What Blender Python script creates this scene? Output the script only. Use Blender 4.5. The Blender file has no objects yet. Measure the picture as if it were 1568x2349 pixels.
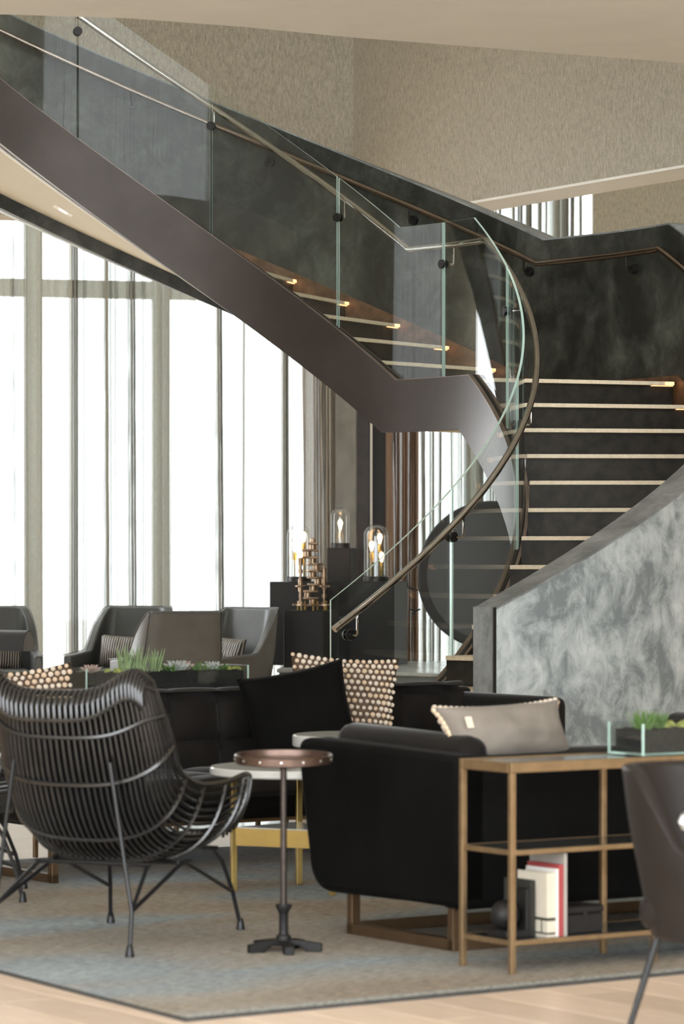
import bpy, bmesh, math, random
from mathutils import Vector, Matrix, noise

# ------------------------------------------------------------------ camera, sky, exposure
SC = bpy.context.scene
COL = SC.collection
F_PX, HORIZON, CAM_Z = 7640.0, 1263.0, 1.487
cam_data = bpy.data.cameras.new('camera')
cam = bpy.data.objects.new('camera', cam_data)
COL.objects.link(cam)
cam.location = (0, 0, CAM_Z)
cam.rotation_euler = (math.pi / 2, 0, 0)
cam_data.sensor_fit = 'VERTICAL'
cam_data.sensor_height = 36.0
cam_data.sensor_width = 24.0
cam_data.lens = F_PX / 2349.0 * 36.0
cam_data.shift_y = (HORIZON - 1174.5) / 2349.0
cam_data.clip_start = 0.5
cam_data.clip_end = 300
cam_data.dof.use_dof = True
cam_data.dof.focus_distance = 20.5
cam_data.dof.aperture_fstop = 4.5
SC.camera = cam

world = bpy.data.worlds.new('sky')
SC.world = world
world.use_nodes = True
wn = world.node_tree.nodes
bg = wn['Background']
bg.inputs['Color'].default_value = (0.93, 0.97, 1.0, 1)
bg.inputs['Strength'].default_value = 6.0

SC.view_settings.view_transform = 'Standard'
SC.view_settings.look = 'None'
SC.view_settings.gamma = 1.0
SC.view_settings.use_curve_mapping = False
SC.view_settings.exposure = 0.58
SC.cycles.max_bounces = 10
SC.cycles.diffuse_bounces = 5
SC.cycles.glossy_bounces = 4
SC.cycles.transparent_max_bounces = 24
SC.cycles.transmission_bounces = 8
SC.cycles.sample_clamp_indirect = 6.0
SC.cycles.caustics_reflective = False
SC.cycles.caustics_refractive = False

RNG = random.Random(7)
R = math.radians


# ------------------------------------------------------------------ materials
def lin(c):
    return tuple(((v / 255.0) / 12.92) if v / 255.0 <= 0.04045 else (((v / 255.0) + 0.055) / 1.055) ** 2.4 for v in c)


MATS = {}


class NT:
    def __init__(s, name):
        s.m = bpy.data.materials.new(name)
        s.m.use_nodes = True
        s.t = s.m.node_tree
        s.n = s.t.nodes
        s.out = s.n['Material Output']
        s.p = s.n['Principled BSDF']
        MATS[name] = s.m

    def new(s, t, **kw):
        nd = s.n.new(t)
        for k, v in kw.items():
            if hasattr(nd, k):
                setattr(nd, k, v)
            else:
                nd.inputs[k.replace('_', ' ')].default_value = v
        return nd

    def link(s, a, b):
        s.t.links.new(a, b)

    def coord(s, scale=(1, 1, 1), kind='Object'):
        tc = s.n.new('ShaderNodeTexCoord')
        mp = s.n.new('ShaderNodeMapping')
        mp.inputs['Scale'].default_value = scale
        s.link(tc.outputs[kind], mp.inputs['Vector'])
        return mp.outputs['Vector']

    def noise(s, vec, scale=5, detail=4, rough=0.55, dist=0.0):
        nd = s.n.new('ShaderNodeTexNoise')
        nd.inputs['Scale'].default_value = scale
        nd.inputs['Detail'].default_value = detail
        nd.inputs['Roughness'].default_value = rough
        nd.inputs['Distortion'].default_value = dist
        if vec is not None:
            s.link(vec, nd.inputs['Vector'])
        return nd.outputs['Fac']

    def ramp(s, fac, stops):
        r = s.n.new('ShaderNodeValToRGB')
        e = r.color_ramp.elements
        while len(e) < len(stops):
            e.new(0.5)
        for el, (p, c) in zip(e, stops):
            el.position = p
            el.color = (c[0], c[1], c[2], 1) if hasattr(c, '__len__') else (c, c, c, 1)
        s.link(fac, r.inputs['Fac'])
        return r.outputs['Color']

    def bump(s, fac, strength=0.2, dist=0.01):
        b = s.n.new('ShaderNodeBump')
        b.inputs['Strength'].default_value = strength
        b.inputs['Distance'].default_value = dist
        s.link(fac, b.inputs['Height'])
        s.link(b.outputs['Normal'], s.p.inputs['Normal'])

    def base(s, col, rough=0.5, metal=0.0, spec=0.5):
        if hasattr(col, '__len__'):
            s.p.inputs['Base Color'].default_value = (col[0], col[1], col[2], 1)
        else:
            s.link(col, s.p.inputs['Base Color'])
        s.p.inputs['Roughness'].default_value = rough
        s.p.inputs['Metallic'].default_value = metal
        s.p.inputs['Specular IOR Level'].default_value = spec


def simple(name, col, rough=0.5, metal=0.0, spec=0.5, var=0.15, nscale=8, bump=0.0, bscale=60, sheen=0.0):
    t = NT(name)
    v = t.coord()
    f = t.noise(v, nscale, 4)
    lo = tuple(c * (1 - var) for c in col)
    hi = tuple(min(1, c * (1 + var)) for c in col)
    t.base(t.ramp(f, [(0.3, lo), (0.7, hi)]), rough, metal, spec)
    if bump:
        t.bump(t.noise(v, bscale, 3), bump, 0.004)
    if sheen:
        t.p.inputs['Sheen Weight'].default_value = sheen
        t.p.inputs['Sheen Roughness'].default_value = 0.35
    return t.m


def plaster(name, dark, mid, light, rough=0.45, scale=1.0):
    t = NT(name)
    v = t.coord()
    a = t.noise(v, 1.6 * scale, 6, 0.62, 0.5)
    b = t.noise(t.coord((1.0, 1.0, 0.75)), 6.0 * scale, 9, 0.72, 0.7)
    mx = t.new('ShaderNodeMath', operation='MULTIPLY_ADD')
    t.link(b, mx.inputs[0])
    mx.inputs[1].default_value = 0.75
    t.link(a, mx.inputs[2])
    sc = t.new('ShaderNodeMath', operation='MULTIPLY')
    t.link(mx.outputs[0], sc.inputs[0])
    sc.inputs[1].default_value = 0.571
    rd = t.n.new('ShaderNodeTexNoise')            # trowel strokes
    rd.noise_type = 'RIDGED_MULTIFRACTAL'
    rd.inputs['Scale'].default_value = 5.5 * scale
    rd.inputs['Detail'].default_value = 7
    rd.inputs['Roughness'].default_value = 0.62
    rd.inputs['Distortion'].default_value = 0.9
    t.link(t.coord((1.0, 1.0, 0.8)), rd.inputs['Vector'])
    rs = t.new('ShaderNodeMapRange')
    t.link(rd.outputs['Fac'], rs.inputs['Value'])
    rs.inputs['From Min'].default_value = 0.2
    rs.inputs['From Max'].default_value = 1.6
    rs.inputs['To Min'].default_value = -0.075
    rs.inputs['To Max'].default_value = 0.085
    ad = t.new('ShaderNodeMath', operation='ADD')
    t.link(sc.outputs[0], ad.inputs[0])
    t.link(rs.outputs[0], ad.inputs[1])
    c = t.ramp(ad.outputs[0], [(0.36, dark), (0.45, mid), (0.58, light)])
    t.base(c, rough, 0, 0.4)
    t.bump(b, 0.12, 0.004)
    return t.m


plaster('plaster_shaded', (0.011, 0.012, 0.009), (0.036, 0.038, 0.031), (0.095, 0.10, 0.085), 0.5, 0.9)  # same wall plaster as the outer face, with its shade put into the colour
plaster('plaster_lit', (0.21, 0.24, 0.255), (0.46, 0.51, 0.525), (0.74, 0.78, 0.79), 0.5, 1.15)  # same wall plaster as the inner face, with the brighter light in its colour
plaster('plaster_cap', (0.16, 0.175, 0.18), (0.25, 0.265, 0.27), (0.36, 0.38, 0.39), 0.38, 2.0)

simple('ceiling_paint', lin((236, 234, 226)), 0.8, var=0.03, nscale=2)
simple('soffit_paint', lin((214, 207, 190)), 0.8, var=0.03, nscale=2)
simple('white_trim', lin((235, 232, 225)), 0.6, var=0.02)

t = NT('wallpaper')
v = t.coord((1, 1, 1))
f1 = t.noise(v, 110, 4, 0.7)
vs = t.coord((26, 26, 6))
f2 = t.noise(vs, 3, 3, 0.6)
mx = t.new('ShaderNodeMath', operation='MULTIPLY')
t.link(f1, mx.inputs[0]); t.link(f2, mx.inputs[1])
t.base(t.ramp(mx.outputs[0], [(0.12, lin((146, 139, 124))), (0.4, lin((198, 191, 176)))]), 0.75, 0, 0.3)
t.bump(f1, 0.25, 0.006)

t = NT('stringer_metal')
v = t.coord()
f = t.noise(v, 2.5, 5)
t.base(t.ramp(f, [(0.3, (0.047, 0.038, 0.034)), (0.7, (0.065, 0.054, 0.049))]), 0.42, 0.55, 0.5)
simple('stringer_cap', (0.24, 0.19, 0.16), 0.4, 0.6, var=0.12)
simple('riser_bronze', (0.020, 0.017, 0.013), 0.55, 0.4, var=0.6, nscale=12)
simple('skirt_bronze', (0.16, 0.085, 0.045), 0.5, 0.5, var=0.4, nscale=14)
simple('tread_stone', lin((222, 206, 180)), 0.5, var=0.1, nscale=40)
simple('steel', (0.50, 0.47, 0.45), 0.13, 1.0, var=0.08)
simple('steel_rail', (0.46, 0.43, 0.41), 0.10, 1.0, var=0.08)
simple('steel_dark', (0.025, 0.024, 0.023), 0.35, 0.6, var=0.1)
simple('black_metal', (0.012, 0.012, 0.013), 0.38, 0.3, var=0.1)
simple('rail_bronze', (0.26, 0.215, 0.19), 0.16, 1.0, var=0.1)

# thin clear glass: transparent sheet plus Fresnel mirror
def glass(name, tint, ior=1.5, rough=0.0):
    t = NT(name)
    tr = t.new('ShaderNodeBsdfTransparent')
    tr.inputs['Color'].default_value = (*tint, 1)
    gl = t.new('ShaderNodeBsdfGlossy')
    gl.inputs['Roughness'].default_value = rough
    lw = t.new('ShaderNodeLayerWeight')          # Schlick reflectance, alike from both sides of the sheet
    lw.inputs['Blend'].default_value = 0.5
    pw = t.new('ShaderNodeMath', operation='POWER')
    t.link(lw.outputs['Facing'], pw.inputs[0])
    pw.inputs[1].default_value = 5.0
    ma = t.new('ShaderNodeMath', operation='MULTIPLY_ADD')
    t.link(pw.outputs[0], ma.inputs[0])
    f0 = ((ior - 1) / (ior + 1)) ** 2
    ma.inputs[1].default_value = 1 - f0
    ma.inputs[2].default_value = f0
    mi = t.new('ShaderNodeMixShader')
    t.link(ma.outputs[0], mi.inputs['Fac'])
    t.link(tr.outputs[0], mi.inputs[1])
    t.link(gl.outputs[0], mi.inputs[2])
    t.link(mi.outputs[0], t.out.inputs['Surface'])
    t.n.remove(t.p)
    return t.m


glass('clear_glass', (0.965, 0.985, 0.975))
glass('dome_glass', (0.93, 0.925, 0.91), 1.9)
t = NT('glass_edge')
t.base((0.60, 0.82, 0.74), 0.15, 0, 0.5)
t.p.inputs['Transmission Weight'].default_value = 0.35
t.p.inputs['Roughness'].default_value = 0.25


def sheer(name, thread, openness, grazing, trans=0.6):
    """woven voile: threads cover more of the view at grazing angles"""
    t = NT(name)
    v = t.coord((1, 1, 0.25))
    w = t.noise(v, 90, 3, 0.7)
    col = t.ramp(w, [(0.3, tuple(c * 0.8 for c in thread)), (0.7, thread)])
    df = t.new('ShaderNodeBsdfDiffuse')
    tl = t.new('ShaderNodeBsdfTranslucent')
    t.link(col, df.inputs['Color']); t.link(col, tl.inputs['Color'])
    m1 = t.new('ShaderNodeMixShader')
    m1.inputs['Fac'].default_value = trans
    t.link(df.outputs[0], m1.inputs[1]); t.link(tl.outputs[0], m1.inputs[2])
    tp = t.new('ShaderNodeBsdfTransparent')
    lw = t.new('ShaderNodeLayerWeight')
    lw.inputs['Blend'].default_value = 0.5
    mr = t.new('ShaderNodeMapRange')
    mr.inputs['From Min'].default_value = 0.0
    mr.inputs['From Max'].default_value = grazing
    mr.inputs['To Min'].default_value = openness
    mr.inputs['To Max'].default_value = 0.04
    t.link(lw.outputs['Facing'], mr.inputs['Value'])
    m2 = t.new('ShaderNodeMixShader')
    t.link(mr.outputs[0], m2.inputs['Fac'])
    t.link(m1.outputs[0], m2.inputs[1]); t.link(tp.outputs[0], m2.inputs[2])
    t.link(m2.outputs[0], t.out.inputs['Surface'])
    t.n.remove(t.p)
    return t.m


sheer('voile', (0.40, 0.385, 0.34), 0.22, 0.80, 0.12)
sheer('linen_drape', (0.46, 0.41, 0.35), 0.02, 0.5, 0.16)
sheer('brown_drape', (0.36, 0.24, 0.17), 0.02, 0.5, 0.16)

simple('column_concrete', (0.34, 0.33, 0.30), 0.7, var=0.2, nscale=3)
simple('dark_panel', (0.016, 0.014, 0.013), 0.5, var=0.2)
simple('umber_panel', (0.055, 0.045, 0.042), 0.5, var=0.2)
simple('facade_metal', (0.5, 0.55, 0.56), 0.5, 0.2, var=0.05)
simple('terrace_stone', (0.66, 0.65, 0.62), 0.8, var=0.1)

# floor boards
t = NT('oak_board')
v = t.coord((3.0, 60.0, 1))
oi = t.n.new('ShaderNodeObjectInfo')
f = t.noise(v, 1.2, 6, 0.6, 0.6)
c = t.ramp(f, [(0.3, lin((202, 178, 156))), (0.7, lin((226, 206, 187)))])
hs = t.n.new('ShaderNodeHueSaturation')
mr = t.n.new('ShaderNodeMapRange')
mr.inputs['To Min'].default_value = 0.86
mr.inputs['To Max'].default_value = 1.08
t.link(oi.outputs['Random'], mr.inputs['Value'])
t.link(mr.outputs[0], hs.inputs['Value'])
t.link(c, hs.inputs['Color'])
t.base(hs.outputs['Color'], 0.33, 0, 0.5)
t.bump(f, 0.05, 0.002)
simple('oak_base', lin((214, 192, 166)), 0.33, var=0.12, nscale=3)

# rug
t = NT('rug_wool')
v = t.coord((1, 1, 1))
a = t.noise(t.coord((0.42, 1.1, 1)), 1.0, 2, 0.4, 0.4)
fib = t.noise(t.coord((9, 38, 1)), 2.0, 6, 0.8)
c1 = t.ramp(a, [(0.36, (0.29, 0.245, 0.20)), (0.46, (0.34, 0.305, 0.265)), (0.54, (0.29, 0.325, 0.345)), (0.66, (0.37, 0.41, 0.43))])
c2 = t.ramp(fib, [(0.34, 0.22), (0.5, 0.95), (0.68, 1.6)])
mm = t.new('ShaderNodeMixRGB', blend_type='MULTIPLY')
mm.inputs['Fac'].default_value = 0.85
t.link(c1, mm.inputs[1]); t.link(c2, mm.inputs[2])
t.base(mm.outputs[0], 0.95, 0, 0.1)
t.bump(fib, 0.6, 0.012)
simple('rug_binding', (0.05, 0.048, 0.045), 0.9, var=0.3, nscale=60)

t = NT('rug_braid')
f = t.noise(t.coord((16, 40, 1)), 3.0, 4, 0.7)
t.base(t.ramp(f, [(0.40, (0.12, 0.12, 0.115)), (0.56, (0.46, 0.46, 0.43))]), 0.95, 0, 0.1)
t.bump(f, 0.8, 0.01)
simple('velvet_black', (0.0034, 0.0032, 0.003), 0.85, spec=0.08, var=0.3, nscale=5, sheen=0.015)
simple('velvet_char', (0.0095, 0.008, 0.007), 0.8, spec=0.12, var=0.3, nscale=5, sheen=0.22)
simple('bronze_flat', (0.16, 0.105, 0.062), 0.38, 0.85, var=0.12)
simple('antique_brass', (0.30, 0.205, 0.115), 0.4, 0.8, var=0.15, nscale=20)
simple('brass', (0.50, 0.36, 0.13), 0.3, 0.95, var=0.08)
simple('smoked_glass_top', (0.05, 0.05, 0.05), 0.08, 0.0, 0.8, var=0.05)
simple('marble_white', (0.62, 0.62, 0.60), 0.15, 0, 0.6, var=0.08, nscale=4)
simple('tray_iron', (0.13, 0.085, 0.068), 0.3, 0.8, var=0.15, nscale=30)
simple('iron_brown', (0.050, 0.038, 0.032), 0.42, 0.7, var=0.25, nscale=40)
simple('cast_black', (0.012, 0.011, 0.011), 0.55, 0.4, var=0.2, nscale=50)
simple('rattan', (0.014, 0.013, 0.0125), 0.24, 0, 0.8, var=0.5, nscale=30)
simple('leather_grey', (0.060, 0.064, 0.064), 0.36, 0, 0.5, var=0.15, nscale=6)
simple('leather_shell', (0.120, 0.118, 0.112), 0.45, 0, 0.5, var=0.1, nscale=6)
simple('leather_brown', (0.016, 0.0125, 0.011), 0.5, 0, 0.22, var=0.2, nscale=6)
simple('seam_dark', (0.012, 0.012, 0.012), 0.7)
simple('bobble_wool', (0.66, 0.57, 0.47), 0.9, var=0.25, nscale=40, spec=0.1)
simple('bobble_wool_warm', (0.64, 0.49, 0.35), 0.9, var=0.25, nscale=40, spec=0.1)
simple('knit_brown', (0.115, 0.08, 0.058), 0.95, var=0.3, nscale=60, spec=0.1)
simple('cloth_taupe', (0.20, 0.175, 0.15), 0.9, var=0.1, nscale=10, spec=0.1, sheen=0.15)
simple('soil', (0.010, 0.010, 0.010), 0.95, var=0.7, nscale=90, bump=0.8, bscale=120)
simple('leaf_sage', (0.22, 0.30, 0.15), 0.6, var=0.3, nscale=30)
simple('leaf_grey', (0.36, 0.38, 0.36), 0.6, var=0.2, nscale=30)
simple('leaf_green', (0.085, 0.16, 0.04), 0.6, var=0.3, nscale=30)
simple('leaf_rose', (0.36, 0.27, 0.24), 0.6, var=0.2, nscale=30)
simple('moss', (0.24, 0.26, 0.07), 0.9, var=0.4, nscale=40)
simple('pedestal_black', (0.011, 0.011, 0.012), 0.42, 0, 0.5, var=0.15)
simple('ledge_marble', (0.42, 0.43, 0.41), 0.2, 0, 0.5, var=0.35, nscale=3)
simple('ledge_face', (0.14, 0.155, 0.15), 0.5, 0, 0.4, var=0.2, nscale=3)
simple('gunmetal', (0.05, 0.048, 0.046), 0.35, 0.9, var=0.1)
simple('sculpture_metal', (0.30, 0.215, 0.15), 0.30, 1.0, var=0.35, nscale=25)
simple('gong_dark', (0.012, 0.0125, 0.0125), 0.22, 0.0, 0.6, var=0.3, nscale=6)
simple('gong_rim', (0.030, 0.030, 0.031), 0.5, 0.0, 0.4, var=0.2)
simple('paper', (0.66, 0.58, 0.46), 0.8, var=0.08, nscale=60)
simple('book_cream', (0.60, 0.54, 0.44), 0.7, var=0.08)
simple('book_white', (0.72, 0.69, 0.66), 0.7, var=0.05)
simple('book_red', (0.34, 0.05, 0.055), 0.6, var=0.1)
simple('book_grey', (0.36, 0.33, 0.30), 0.7, var=0.08)
simple('book_dark', (0.020, 0.020, 0.014), 0.7, var=0.3)
simple('copper_glow', (0.7, 0.30, 0.12), 0.3, 0.9, var=0.05)


def emit(name, col, strength):
    t = NT(name)
    t.base((0, 0, 0), 0.5)
    t.p.inputs['Emission Color'].default_value = (*col, 1)
    t.p.inputs['Emission Strength'].default_value = strength
    return t.m


emit('bulb_glow', (1.0, 0.62, 0.30), 9.0)
emit('led_warm', (1.0, 0.50, 0.22), 1.7)
emit('downlight_glow', (1.0, 0.86, 0.66), 6.0)

# sequinned lumbar cushion cloth: stripes of dark thread and pale beads
t = NT('sequin_cloth')
v = t.coord((1, 1, 1))
wv = t.new('ShaderNodeTexWave', wave_type='BANDS', bands_direction='X')
wv.inputs['Scale'].default_value = 14.0
wv.inputs['Distortion'].default_value = 1.2
t.link(v, wv.inputs['Vector'])
c = t.ramp(wv.outputs['Fac'], [(0.4, (0.02, 0.017, 0.014)), (0.62, (0.10, 0.07, 0.05)), (0.85, (0.42, 0.38, 0.33))])
t.base(c, 0.45, 0.1, 0.5)
t.bump(wv.outputs['Fac'], 0.7, 0.01)


# ------------------------------------------------------------------ mesh helpers
class MB:
    def __init__(s):
        s.v, s.f, s.mi = [], [], []

    def add(s, vs, fs, mi=0, M=None):
        o = len(s.v)
        s.v += [tuple(M @ Vector(p)) if M else tuple(p) for p in vs]
        s.f += [tuple(i + o for i in f) for f in fs]
        s.mi += [mi] * len(fs)
        return s

    def box(s, c, d, M=None, mi=0, rz=0.0):
        x, y, z = d[0] / 2, d[1] / 2, d[2] / 2
        T = Matrix.Translation(c) @ Matrix.Rotation(rz, 4, 'Z')
        if M:
            T = M @ T
        vs = [(-x, -y, -z), (x, -y, -z), (x, y, -z), (-x, y, -z), (-x, -y, z), (x, -y, z), (x, y, z), (-x, y, z)]
        fs = [(0, 3, 2, 1), (4, 5, 6, 7), (0, 1, 5, 4), (1, 2, 6, 5), (2, 3, 7, 6), (3, 0, 4, 7)]
        return s.add(vs, fs, mi, T)

    def rbox(s, c, d, r=0.02, seg=2, M=None, rz=0.0, mi=0):
        bm = bmesh.new()
        bmesh.ops.create_cube(bm, size=1)
        for vv in bm.verts:
            vv.co = Vector((vv.co.x * d[0], vv.co.y * d[1], vv.co.z * d[2]))
        bmesh.ops.bevel(bm, geom=bm.edges[:], offset=min(r, min(d) * 0.49), segments=seg, profile=0.5, affect='EDGES')
        T = Matrix.Translation(c) @ Matrix.Rotation(rz, 4, 'Z')
        if M:
            T = M @ T
        bm.verts.ensure_lookup_table()
        bm.verts.index_update()
        s.add([vv.co[:] for vv in bm.verts], [[q.index for q in ff.verts] for ff in bm.faces], mi, T)
        bm.free()
        return s

    def tube(s, pts, r, n=8, closed=False, cap=True, mi=0):
        pts = [Vector(p) for p in pts]
        N = len(pts)
        rr = r if hasattr(r, '__len__') else [r] * N
        o = len(s.v)
        prev = None
        rings = []
        for i, p in enumerate(pts):
            if closed:
                d = pts[(i + 1) % N] - pts[i - 1]
            else:
                d = pts[min(i + 1, N - 1)] - pts[max(i - 1, 0)]
            if d.length < 1e-9:
                d = Vector((0, 0, 1))
            d.normalize()
            if prev is None:
                a = Vector((0, 0, 1)) if abs(d.z) < 0.9 else Vector((1, 0, 0))
                u = d.cross(a).normalized()
            else:
                u = prev - d * prev.dot(d)
                u = u.normalized() if u.length > 1e-6 else d.orthogonal().normalized()
            prev = u
            w = d.cross(u)
            rings.append([p + (u * math.cos(2 * math.pi * k / n) + w * math.sin(2 * math.pi * k / n)) * rr[i] for k in range(n)])
        for rg in rings:
            s.v += [tuple(q) for q in rg]
        M = N if closed else N - 1
        for i in range(M):
            j = (i + 1) % N
            for k in range(n):
                l = (k + 1) % n
                s.f.append((o + i * n + k, o + i * n + l, o + j * n + l, o + j * n + k)); s.mi.append(mi)
        if cap and not closed:
            s.f.append(tuple(o + k for k in range(n))[::-1]); s.mi.append(mi)
            s.f.append(tuple(o + (N - 1) * n + k for k in range(n))); s.mi.append(mi)
        return s

    def lathe(s, prof, n=24, c=(0, 0, 0), M=None, mi=0, cap=False):
        vs, fs = [], []
        for (r, z) in prof:
            for k in range(n):
                a = 2 * math.pi * k / n
                vs.append((c[0] + r * math.cos(a), c[1] + r * math.sin(a), c[2] + z))
        for i in range(len(prof) - 1):
            for k in range(n):
                l = (k + 1) % n
                fs.append((i * n + k, i * n + l, (i + 1) * n + l, (i + 1) * n + k))
        if cap:
            fs.append(tuple(range(n))[::-1])
            fs.append(tuple((len(prof) - 1) * n + k for k in range(n)))
        return s.add(vs, fs, mi, M)

    def grid(s, fn, nu, nv, mi=0, closed_u=False, flip=False):
        vs = [fn(i / (nu if closed_u else nu - 1), j / (nv - 1)) for j in range(nv) for i in range(nu)]
        fs = []
        for j in range(nv - 1):
            for i in range(nu if closed_u else nu - 1):
                k = (i + 1) % nu
                q = (j * nu + i, j * nu + k, (j + 1) * nu + k, (j + 1) * nu + i)
                fs.append(q[::-1] if flip else q)
        return s.add(vs, fs, mi)

    def prism(s, poly, a, b, axis='x', M=None, mi=0):
        """closed polygon extruded from a to b along an axis"""
        n = len(poly)
        def P(p, t):
            return {'x': (t, p[0], p[1]), 'y': (p[0], t, p[1]), 'z': (p[0], p[1], t)}[axis]
        vs = [P(p, a) for p in poly] + [P(p, b) for p in poly]
        fs = [tuple(range(n))[::-1], tuple(range(n, 2 * n))]
        fs += [(i, (i + 1) % n, n + (i + 1) % n, n + i) for i in range(n)]
        return s.add(vs, fs, mi, M)

    def mesh(s, name, smooth=False, angle=40):
        me = bpy.data.meshes.new(name)
        me.from_pydata(s.v, [], s.f)
        bm = bmesh.new()
        bm.from_mesh(me)
        bmesh.ops.recalc_face_normals(bm, faces=bm.faces[:])
        bm.to_mesh(me)
        bm.free()
        if any(s.mi):
            me.polygons.foreach_set('material_index', s.mi)
        if smooth:
            me.polygons.foreach_set('use_smooth', [True] * len(me.polygons))
            try:
                me.set_sharp_from_angle(angle=R(angle))
            except Exception:
                pass
        me.update()
        return me

    def build(s, name, mat, parent=None, smooth=False, angle=40, bevel=0.0):
        me = s.mesh(name, smooth, angle)
        return obj(name, me, mat, parent, bevel)


def obj(name, me, mat, parent=None, bevel=0.0):
    o = bpy.data.objects.new(name, me)
    COL.objects.link(o)
    if me is not None and len(me.materials) == 0:
        for m in (mat if isinstance(mat, (list, tuple)) else [mat]):
            me.materials.append(MATS[m])
    if parent:
        o.parent = parent
    if bevel:
        b = o.modifiers.new('bevel', 'BEVEL')
        b.width = bevel
        b.segments = 2
        b.limit_method = 'ANGLE'
    return o


def thing(name, label, cat, loc=(0, 0, 0), rz=0.0, group=None):
    o = bpy.data.objects.new(name, None)
    o.empty_display_size = 0.1
    COL.objects.link(o)
    o.location = loc
    o.rotation_euler = (0, 0, rz)
    return tag(o, label, cat, group)


def tag(o, label, cat, group=None, kind=None):
    o['label'] = label
    o['category'] = cat
    if group:
        o['group'] = group
    if kind:
        o['kind'] = kind
    return o


def struct(o, label=None):
    o['kind'] = 'structure'
    if label:
        o['label'] = label
    return o


def copy_tree(o, parent=None):
    c = o.copy()
    COL.objects.link(c)
    if parent:
        c.parent = parent
    for ch in [q for q in bpy.data.objects if q.parent == o]:
        copy_tree(ch, c)
    return c


E1 = R(34.0)                       # the lounge furniture stands turned to the room by this angle
e1 = Vector((math.cos(E1), math.sin(E1), 0))
e2 = Vector((-math.sin(E1), math.cos(E1), 0))

# ------------------------------------------------------------------ room shell
b = MB().box((-1, 15, -0.05), (26, 40, 0.092))
floor = struct(b.build('floor', 'oak_base'))
struct(MB().box((-1, -0.5, -0.001), (26, 14, 0.006)).build('floor_bounce', 'terrace_stone'), 'unseen pale floor added behind the camera to bounce daylight to the ceiling')  # added out of view under open sky, bounces light to the ceiling
# boards in the stretch of floor the camera sees up close
bw, bl = 0.24, 2.2
bm0 = MB().rbox((0, 0, 0), (bl - 0.003, bw - 0.003, 0.012), 0.0015, 1).mesh('floor_board')
bm0.materials.append(MATS['oak_board'])
ang = E1 + math.pi / 2
ed, ew = Vector((math.cos(ang), math.sin(ang), 0)), Vector((math.cos(E1), math.sin(E1), 0))
org = Vector((0.4, 10.6, -0.006))
for i in range(-9, 12):
    off = (i * 0.37 % 1.0) * bl
    for j in range(-2, 3):
        p = org + ew * (i * bw) + ed * (j * bl + off - bl / 2)
        if abs(p.x) < 3.6 and 8.4 < p.y < 13.5:
            o = obj('floor_board', bm0, 'oak_board', floor)
            o.location = p
            o.rotation_euler = (0, 0, ang)

# storey ceiling in front of the stair with its curved edge, seen from below
edge = [(-9, 16.5), (-3.4, 16.66), (-1.73, 16.85), (-1.076, 16.98), (-0.5, 17.26), (0.037, 17.6), (1.0, 18.08), (1.9, 18.54), (4, 19.6), (8, 21.6)]
b = MB().prism(edge + [(8, 4.5), (-9, 4.5)], 4.20, 4.72, 'z')
struct(b.build('ceiling', 'ceiling_paint'))
b = MB()                                # upper ceiling with an unseen opening added to light the upper walls
for x0, x1, y0, y1 in ((-10, 9, 4, 11.5), (-10, 9, 17.0, 34), (-10, 0.8, 11.5, 17.0), (6.0, 9, 11.5, 17.0)):
    b.box(((x0 + x1) / 2, (y0 + y1) / 2, 9.1), (x1 - x0, y1 - y0, 0.2))
struct(b.build('ceiling_upper', 'ceiling_paint'))
struct(MB().box((8.1, 18.7, 4.5), (0.2, 28.6, 9.0)).build('wall_right', 'wallpaper'))
struct(MB().box((-8.6, 13.1, 4.5), (0.2, 18.2, 9.0)).build('wall_left', 'wallpaper'))
struct(MB().box((-8.6, 27.3, 4.5), (0.2, 3.6, 9.0)).build('wall_left_far', 'wallpaper'))

# upper bulkhead walls behind the stair (wallpapered)
def wall_seg(p, q, z0, z1, th, name, mat):
    p, q = Vector((*p, 0)), Vector((*q, 0))
    d = (q - p).normalized()
    n = Vector((-d.y, d.x, 0))
    poly = [p, q, q + n * th, p + n * th]
    return struct(MB().prism([(a.x, a.y) for a in poly], z0, z1, 'z').build(name, mat))


ZB = 4.35
CORNER = (0.10, 28.97)
wall_seg((-9.0, 27.3), CORNER, ZB, 9.0, 0.45, 'wall_bulkhead_left', 'wallpaper')
d = Vector((0.496, -0.868))
endp = (CORNER[0] + d.x * 9, CORNER[1] + d.y * 9)
wall_seg(CORNER, endp, ZB, 9.0, 0.45, 'wall_bulkhead_right', 'wallpaper')
n = Vector((0.868, 0.496))
b = MB().prism([CORNER, endp, (endp[0] + n.x * .46, endp[1] + n.y * .46), (CORNER[0] + n.x * .46, CORNER[1] + n.y * .46)], ZB - 0.02, ZB, 'z')
struct(b.build('trim_1', 'white_trim'))
# wall to the right of the far window
b = MB().box((5.2, 32.6, 3.2), (5.5, 0.2, 6.4))
struct(b.build('wall_far_right', 'wallpaper'))

# ------------------------------------------------------------------ window front, curtains, column
FA = R(15.0)                         # the glass front runs away to the right by this angle
fx, fn = Vector((math.cos(FA), math.sin(FA), 0)), Vector((-math.sin(FA), math.cos(FA), 0))
FO = Vector((-0.42, 32.05, 0))       # point of the curtain line near the column


def front(px):
    """distance along the curtain line for a picture column"""
    k = (px - 784.0) / F_PX
    # (FO + fx*s).x = k * (FO+fx*s).y
    return (k * FO.y - FO.x) / (fx.x - k * fx.y)


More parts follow.
